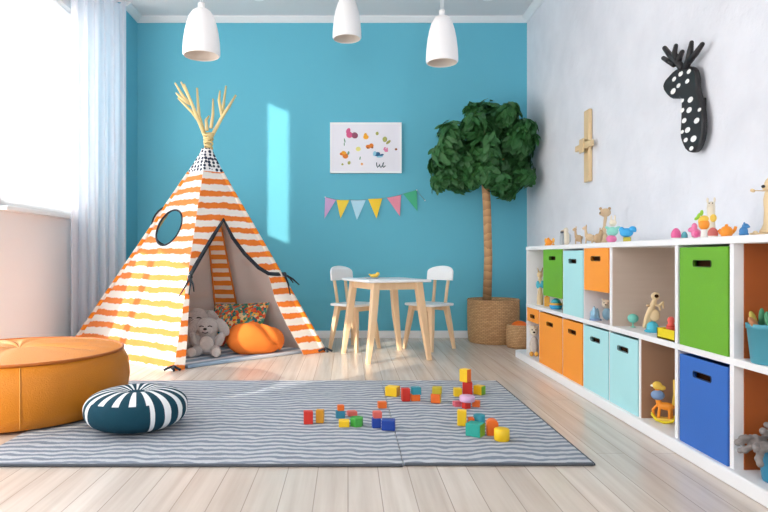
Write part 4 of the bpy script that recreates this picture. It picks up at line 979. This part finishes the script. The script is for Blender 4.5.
MB().box((-.04, -.066, 0), (.04, .066, .006)).box((-.04, -.066, 0), (-.034, .066, .04)).box((.034, -.066, 0), (.04, .066, .04)).box((-.04, -.066, 0), (.04, -.06, .04)).box((-.04, .06, 0), (.04, .066, .04)).build('tray_box', tm['lemon'], ty0, True)
MB().box((-.0345, -.065, .006), (.0345, .065, .03)).build('filling', tm['olive'], ty0, True)
t, s = T('toy_peg_doll', 'coral red peg doll standing in the yellow tray', 'toy', 671, 1.225, MZ+.0302, INS); q = px_piece(s)
MB().lathe([q(0, 0), q(4.2, 0), q(4.4, 3), q(3.4, 6), q(2.6, 7.4), q(3.4, 9.4), q(3, 12), q(1.6, 13.6), q(0, 14)], 24).build('body', tm['coral'], t, True)
MB().lathe([q(3.9, 3.6), q(4.5, 4), q(4.0, 5), q(3.4, 5.2)], 24).build('belt', tm['red'], t, True)
# lower far cell
t, s = T('toy_bear', 'patterned white and brown bear toy under the shallow orange drawer', 'toy', 534, 1.215, BZ, INS); q = px_piece(s)
MB().ell(q(0, 0, 10), q(4.4, 4, 10)).fuse(s*.6, 1).build('body', mat('speckled_plush', (206, 196, 186), .9, .35, 60), t, True)
MB().ell(q(0, 0, 25), q(4.2, 3.8, 5)).ell(q(-3, 0, 29), 1.6*s).ell(q(3, 0, 29), 1.6*s).fuse(s*.5, 2).build('head', tm['cream'], t, True)
MB().ell(q(0, -3.8, 24), q(1.2, .8, .9)).build('nose', M_DARK, t, True)
for x in (-1.8, 1.8): MB().ell(q(x, -3.5, 26.5), q(.6, .4, .7)).build('eye', M_DARK, t, True)
for x in (-2.4, 2.4): MB().ell(q(x, -3, 2.4), q(2, 2.6, 2.4)).build('foot', tm['amber'], t, True)
# lower open cell: rocking toy
t, s = T('rocking_toy', 'yellow and orange rocking animal toy in the open lower cell', 'toy', 664, 1.235, BZ, INS); q = px_piece(s)
for y in (-4, 4): MB().tube([q(-11, y, 9), q(-7, y, 3.4), q(0, y, 1.3), q(7, y, 3), q(11, y, 8)], 1.3*s, 8).build('rocker', tm['lemon'], t, True)
MB().box(q(-8, -4.6, 3), q(8, 4.6, 5.4), .8*s).build('base', tm['yellow'], t, True)
MB().ell(q(2, 0, 17), q(8, 4, 4)).tube([q(-4, 0, 17), q(-6, 0, 26), q(-6, 0, 34)], [3 * s, 2.4*s, 2.4*s], 10).tube([q(-6, 2, 17), q(-10, 2, 12), q(-9, 2, 5)], [1.6*s, 1.5*s, 1.5*s], 8).tube([q(-4, -2, 15), q(-5, -2, 5)], 1.6*s, 8).tube([q(6, 2, 15), q(7, 2, 5)], 1.6*s, 8).tube([q(5, -2, 15), q(5, -2, 5)], 1.6*s, 8).fuse(s*.6, 3).build('body', tm['orange2'], t, True)
MB().ell(q(-6, 0, 37), q(4.6, 3.6, 4.2)).ell(q(-1.6, 0, 35), q(3.4, 2.6, 2.6)).fuse(s*.5, 2).build('head', tm['yellow'], t, True)
MB().ell(q(-10.6, -.6, 36.6), q(1.6, 1.2, 1.2)).build('beak', tm['white'], t, True)
MB().ell(q(-5.6, -1, 27.6), q(6.4, 4.4, 5)).build('bib', tm['greyblue'], t, True)
MB().tube([q(8, 0, 18), q(10, 0, 30), q(9.4, 0, 44)], [1.6*s, 1.8*s, 1.6*s], 8).build('tail', tm['yellow'], t, True)
# pots at the near end
def pot(px, X, Y, z, r, h, rgb, nm, label):
    t = thing('potted_'+nm, label, 'potted plant', (X, Y, z)); M_ = P('pot_'+nm, rgb, .5)
    MB().lathe([(0, 0), (r*.8, 0), (r*.84, .006), (r, h*.86), (r*1.04, h*.87), (r*1.05, h), (r*.95, h), (r*.92, h*.88), (0, h*.86)], 40).build('pot', M_, t, True)
    MB().lathe([(0, h*.9), (r*.92, h*.88)], 24).build('soil', M_SOIL, t, True); return t
pt_ = pot(0, 1.228, 1.80, MZ, .06, .116, (72, 150, 168), 'succulent', 'teal pot of succulents in the upper cell at the near end')
gl1, gl2 = P('succulent_green', (74, 150, 110)), P('succulent_yellow', (190, 176, 80))
for x, y, r, l, m_ in ((-.03, .02, -.35, .045, gl2), (-.042, -.005, -.7, .036, P('succulent_red', (186, 130, 90))), (.0, -.015, .2, .06, gl1), (.025, .0, .5, .05, gl1), (-.01, .025, .0, .05, gl1), (-.02, -.025, -.2, .046, gl1)):
    MB().ell((x+math.sin(r)*l*.5, y, .104+l*.5*math.cos(r)), (.013, .008, l*.62), (0, r, .6)).build('leaf', m_, pt_, True)
pb = pot(0, 1.25, 1.79, BZ, .056, .1, (46, 132, 166), 'coral_plant', 'blue pot with a grey knobbly trailing plant in the lower near cell')
m = MB(); rnd = random.Random(5); MG = mat('grey_knobbly_leaf', (136, 130, 128), .85, .15, 60)
for i in range(14):
    a = rnd.uniform(-PI, PI); p = Vector((math.cos(a)*.02, math.sin(a)*.02, .088)); d = Vector((math.cos(a)*.5-.45, math.sin(a)*.6+.3, .8))
    for k in range(8):
        m.ell(p, .0092*rnd.uniform(.8, 1.25), n=10); d = (d+Vector((rnd.gauss(0, .25)-.04, rnd.gauss(0, .25), rnd.gauss(-.18, .2)))).normalized(); p = p+d*.0145
        p.z = max(p.z, .02); p.x = max(p.x, -.092)
        if math.hypot(p.x, p.y) < .07 and p.z < .1: p.z = .1
m.fuse(.003, 1).build('foliage', MG, pb, True)

# ---------------------------------------------------------------- toy blocks on the rug
BC = dict(red=(206, 44, 28), amber=(214, 150, 28), orange=(236, 110, 34), blue=(48, 130, 160), yellow=(244, 200, 26), green=(64, 160, 62), salmon=(222, 104, 92), navy=(24, 66, 158), teal=(46, 150, 168), olive=(196, 178, 44), lilac=(222, 178, 212), lime=(120, 178, 44), jade=(44, 164, 148), pink=(222, 104, 120))
BM = {n: mat('block_'+n, c, .45, .06, 30) for n, c in BC.items()}
def block(c, px0, px1, yt, yb, label, rot=.2, shape='box', base=None, depth=None, c2=None, tall=None):
    """px0..px1 by yt..yb in the photograph; base: height it stands on (None = rug)"""
    zb = M_RUGT+.0004 if base is None else base[1]+.0003
    if base is None: Y = (CAMH-zb)*F/(yb-VPY)
    else: Y = base[0]
    xw = (px1-px0)*Y/F; h = tall if tall else max(.02, (yb-yt)*Y/F*.93)
    if base is not None and base[2:]: h = base[2]
    d = depth or xw*.8; f = xw/(abs(math.cos(rot))+abs(math.sin(rot))*.75); w = f; dd = min(d, f*.85) if rot else d
    yc_ = Y+dd*.5*abs(math.cos(rot))+w*.5*abs(math.sin(rot)) if base is None else Y
    xc = ((px0+px1)/2-VPX)*(Y if base is None else Y)/F
    m = MB()
    if shape == 'box': m.box((-w/2, -dd/2, 0), (w/2, dd/2, h), .003, seg=2)
    elif shape == 'cyl': m.lathe([(0, 0), (xw/2-.003, 0), (xw/2, .003), (xw/2, h-.003), (xw/2-.003, h), (0, h)], 28); 
    elif shape == 'hex': m.prism([(xw*.5*math.cos(i*PI/3), xw*.5*math.sin(i*PI/3)) for i in range(6)], 0, h, .003)
    elif shape == 'arch':
        pr = [(-w/2, 0), (w/2, 0), (w/2, h*.72)]+[(w/2*math.cos(a*PI/14), h*.72+h*.28*math.sin(a*PI/14)) for a in range(1, 14)]+[(-w/2, h*.72)]
        m.prism(pr, -dd/2, dd/2, .003, mtx=Matrix.Rotation(PI/2, 4, 'X'))
    if c2:
        for f_ in m.bm.faces:
            n = f_.normal
            if n.x > .7: f_.material_index = 1
    o = m.build('toy_block', [BM[c]]+([BM[c2]] if c2 else []), None, True); o.location = (xc, yc_, zb); o.rotation_euler = (0, 0, rot)
    tag(o, label, 'toy block', 'wooden blocks scattered on the rug'); return (yc_, zb+h)
block('red', 303, 313, 411, 424.7, 'upright red block, leftmost of all the blocks on the rug', .12)
block('amber', 315.6, 324.2, 409.5, 423.6, 'upright amber block beside the leftmost red block', -.15)
b_ = block('blue', 335.3, 345, 411, 418.8, 'teal blue block with a small orange block on top', .1)
block('orange', 337, 344.4, 405.6, 411, 'small orange block sitting on the teal blue block', .2, base=b_+(.024,))
block('salmon', 346.5, 357.5, 412.6, 416.8, 'flat salmon piece lying behind the green six sided block', .3)
block('yellow', 338.7, 349.4, 420.4, 427.5, 'low yellow block touching the green six sided block', 0)
block('green', 350, 363.6, 418, 427.6, 'green six sided block beside the low yellow block', .3, 'hex')
block('orange', 377.6, 387, 402, 408.8, 'lone orange block behind the navy blocks', .12)
b_ = block('navy', 371.8, 381.2, 418, 428.6, 'navy block with a salmon block on top', .1)
block('salmon', 372.5, 382, 412, 417.7, 'salmon block sitting on the navy block', .18, base=b_+(.026,))
block('navy', 381.6, 396.2, 420.4, 431.2, 'wide navy block with nothing on top', -.12)
block('yellow', 385.5, 401, 387, 397.2, 'wide yellow block with amber end at the left of the back row', -.45, c2='amber')
block('red', 401.5, 410.4, 388, 401.8, 'red block with a paler top in front of the wide yellow block', .15)
b_ = block('orange', 410.8, 420.5, 394.6, 401.4, 'low orange block under the teal block', .08)
block('teal', 411, 421, 386, 394.6, 'teal block stacked on the low orange block', .15, base=b_+(.034,))
b_ = block('orange', 431.2, 442.4, 394, 403.8, 'orange block under the olive block', -.3, c2='yellow')
block('olive', 431.8, 442.4, 387, 394.4, 'olive yellow block stacked alone on an orange block', -.2, base=b_+(.032,))
block('yellow', 454.2, 462.4, 388, 396.9, 'yellow block at the left foot of the tall tower', .1)
b_ = block('red', 463, 473.6, 384, 396.0, 'red block in the middle of the tall tower', -.15, tall=.066)
block('yellow', 459.6, 471, 370.6, 383.6, 'yellow and orange block on top of the tall tower', -.75, c2='orange', base=b_+(.063,))
block('yellow', 474.8, 486.8, 386, 395.6, 'yellow and green block at the right foot of the tall tower', -.75, c2='lime')
b1 = block('pink', 453.4, 462, 401.6, 407.2, 'low pink block at the left under the lilac disc', .25)
b2 = block('red', 462.6, 471.6, 402.6, 409.4, 'low red block in the middle under the lilac disc', .5)
b3 = block('orange', 472.6, 481.6, 401, 407.6, 'low orange block at the right of the lilac disc', -.3)
block('lilac', 459.6, 474.8, 395.4, 402.6, 'lilac round block resting on the low red block', 0, 'cyl', base=(b2[0]+.012, max(b1[1], b2[1]), .026))
block('yellow', 457.6, 468, 410, 426.6, 'tall upright yellow block in the front cluster', -.25)
block('orange', 469, 474.6, 417.8, 426.4, 'small orange block beside the tall upright yellow block', 0, depth=.03)
block('teal', 474.4, 486, 414.6, 425.6, 'cyan round block behind the jade block', 0, 'cyl')
block('jade', 467.4, 487.4, 424.4, 438.4, 'jade and green block in front of the cyan round block', -.6, c2='lime')
block('orange', 487.4, 499.6, 419, 436.2, 'tall arched orange block between jade and yellow blocks', -.1, 'arch')
block('yellow', 495.6, 511, 429.4, 442, 'yellow round block, nearest of all on the rug', 0, 'cyl')

# ---------------------------------------------------------------- light
w = bpy.data.worlds.new('daylight'); bpy.context.scene.world = w; w.use_nodes = True
bg = w.node_tree.nodes['Background']; bg.inputs['Color'].default_value = (.96, .98, 1, 1); bg.inputs['Strength'].default_value = 5.4
def portal(loc, rot, sx, sy):
    l = bpy.data.lights.new('sky_portal', 'AREA'); l.shape = 'RECTANGLE'; l.size = sx; l.size_y = sy; l.cycles.is_portal = True
    o = bpy.data.objects.new('sky_portal', l); o.location = loc; o.rotation_euler = rot; C.objects.link(o)
for y0, y1, z0, z1 in OPEN: portal((XL-.11, (y0+y1)/2, (z0+z1)/2), (0, -PI/2, 0), z1-z0, y1-y0)
portal((-.4, Y0-.11, 1.7), (PI/2, 0, 0), 2.2, 1.4)
sn = bpy.data.lights.new('sun', 'SUN'); sn.energy = 5.8; sn.angle = math.radians(.9); sn.color = (1, .89, .75)
so = bpy.data.objects.new('sun', sn); so.rotation_euler = Vector((1, 1, -.41)).to_track_quat('-Z', 'Y').to_euler(); so.location = (-5, 0, 3); C.objects.link(so)

# ---------------------------------------------------------------- camera and view
cam = bpy.data.cameras.new('camera'); cam.sensor_width = 36; cam.lens = F/768*36; cam.shift_x = (384-VPX)/768; cam.clip_start = .05
co = bpy.data.objects.new('camera', cam); co.location = (0, 0, CAMH); co.rotation_euler = (PI/2, 0, 0); C.objects.link(co)
sc_ = bpy.context.scene; sc_.camera = co
vs = sc_.view_settings; vs.view_transform = 'Standard'; vs.look = 'None'; vs.gamma = 1; vs.use_curve_mapping = False; vs.exposure = 0.0
sc_.cycles.max_bounces = 10; sc_.cycles.diffuse_bounces = 6; sc_.cycles.transparent_max_bounces = 12; sc_.cycles.sample_clamp_indirect = 6
sc_.cycles.use_denoising = True
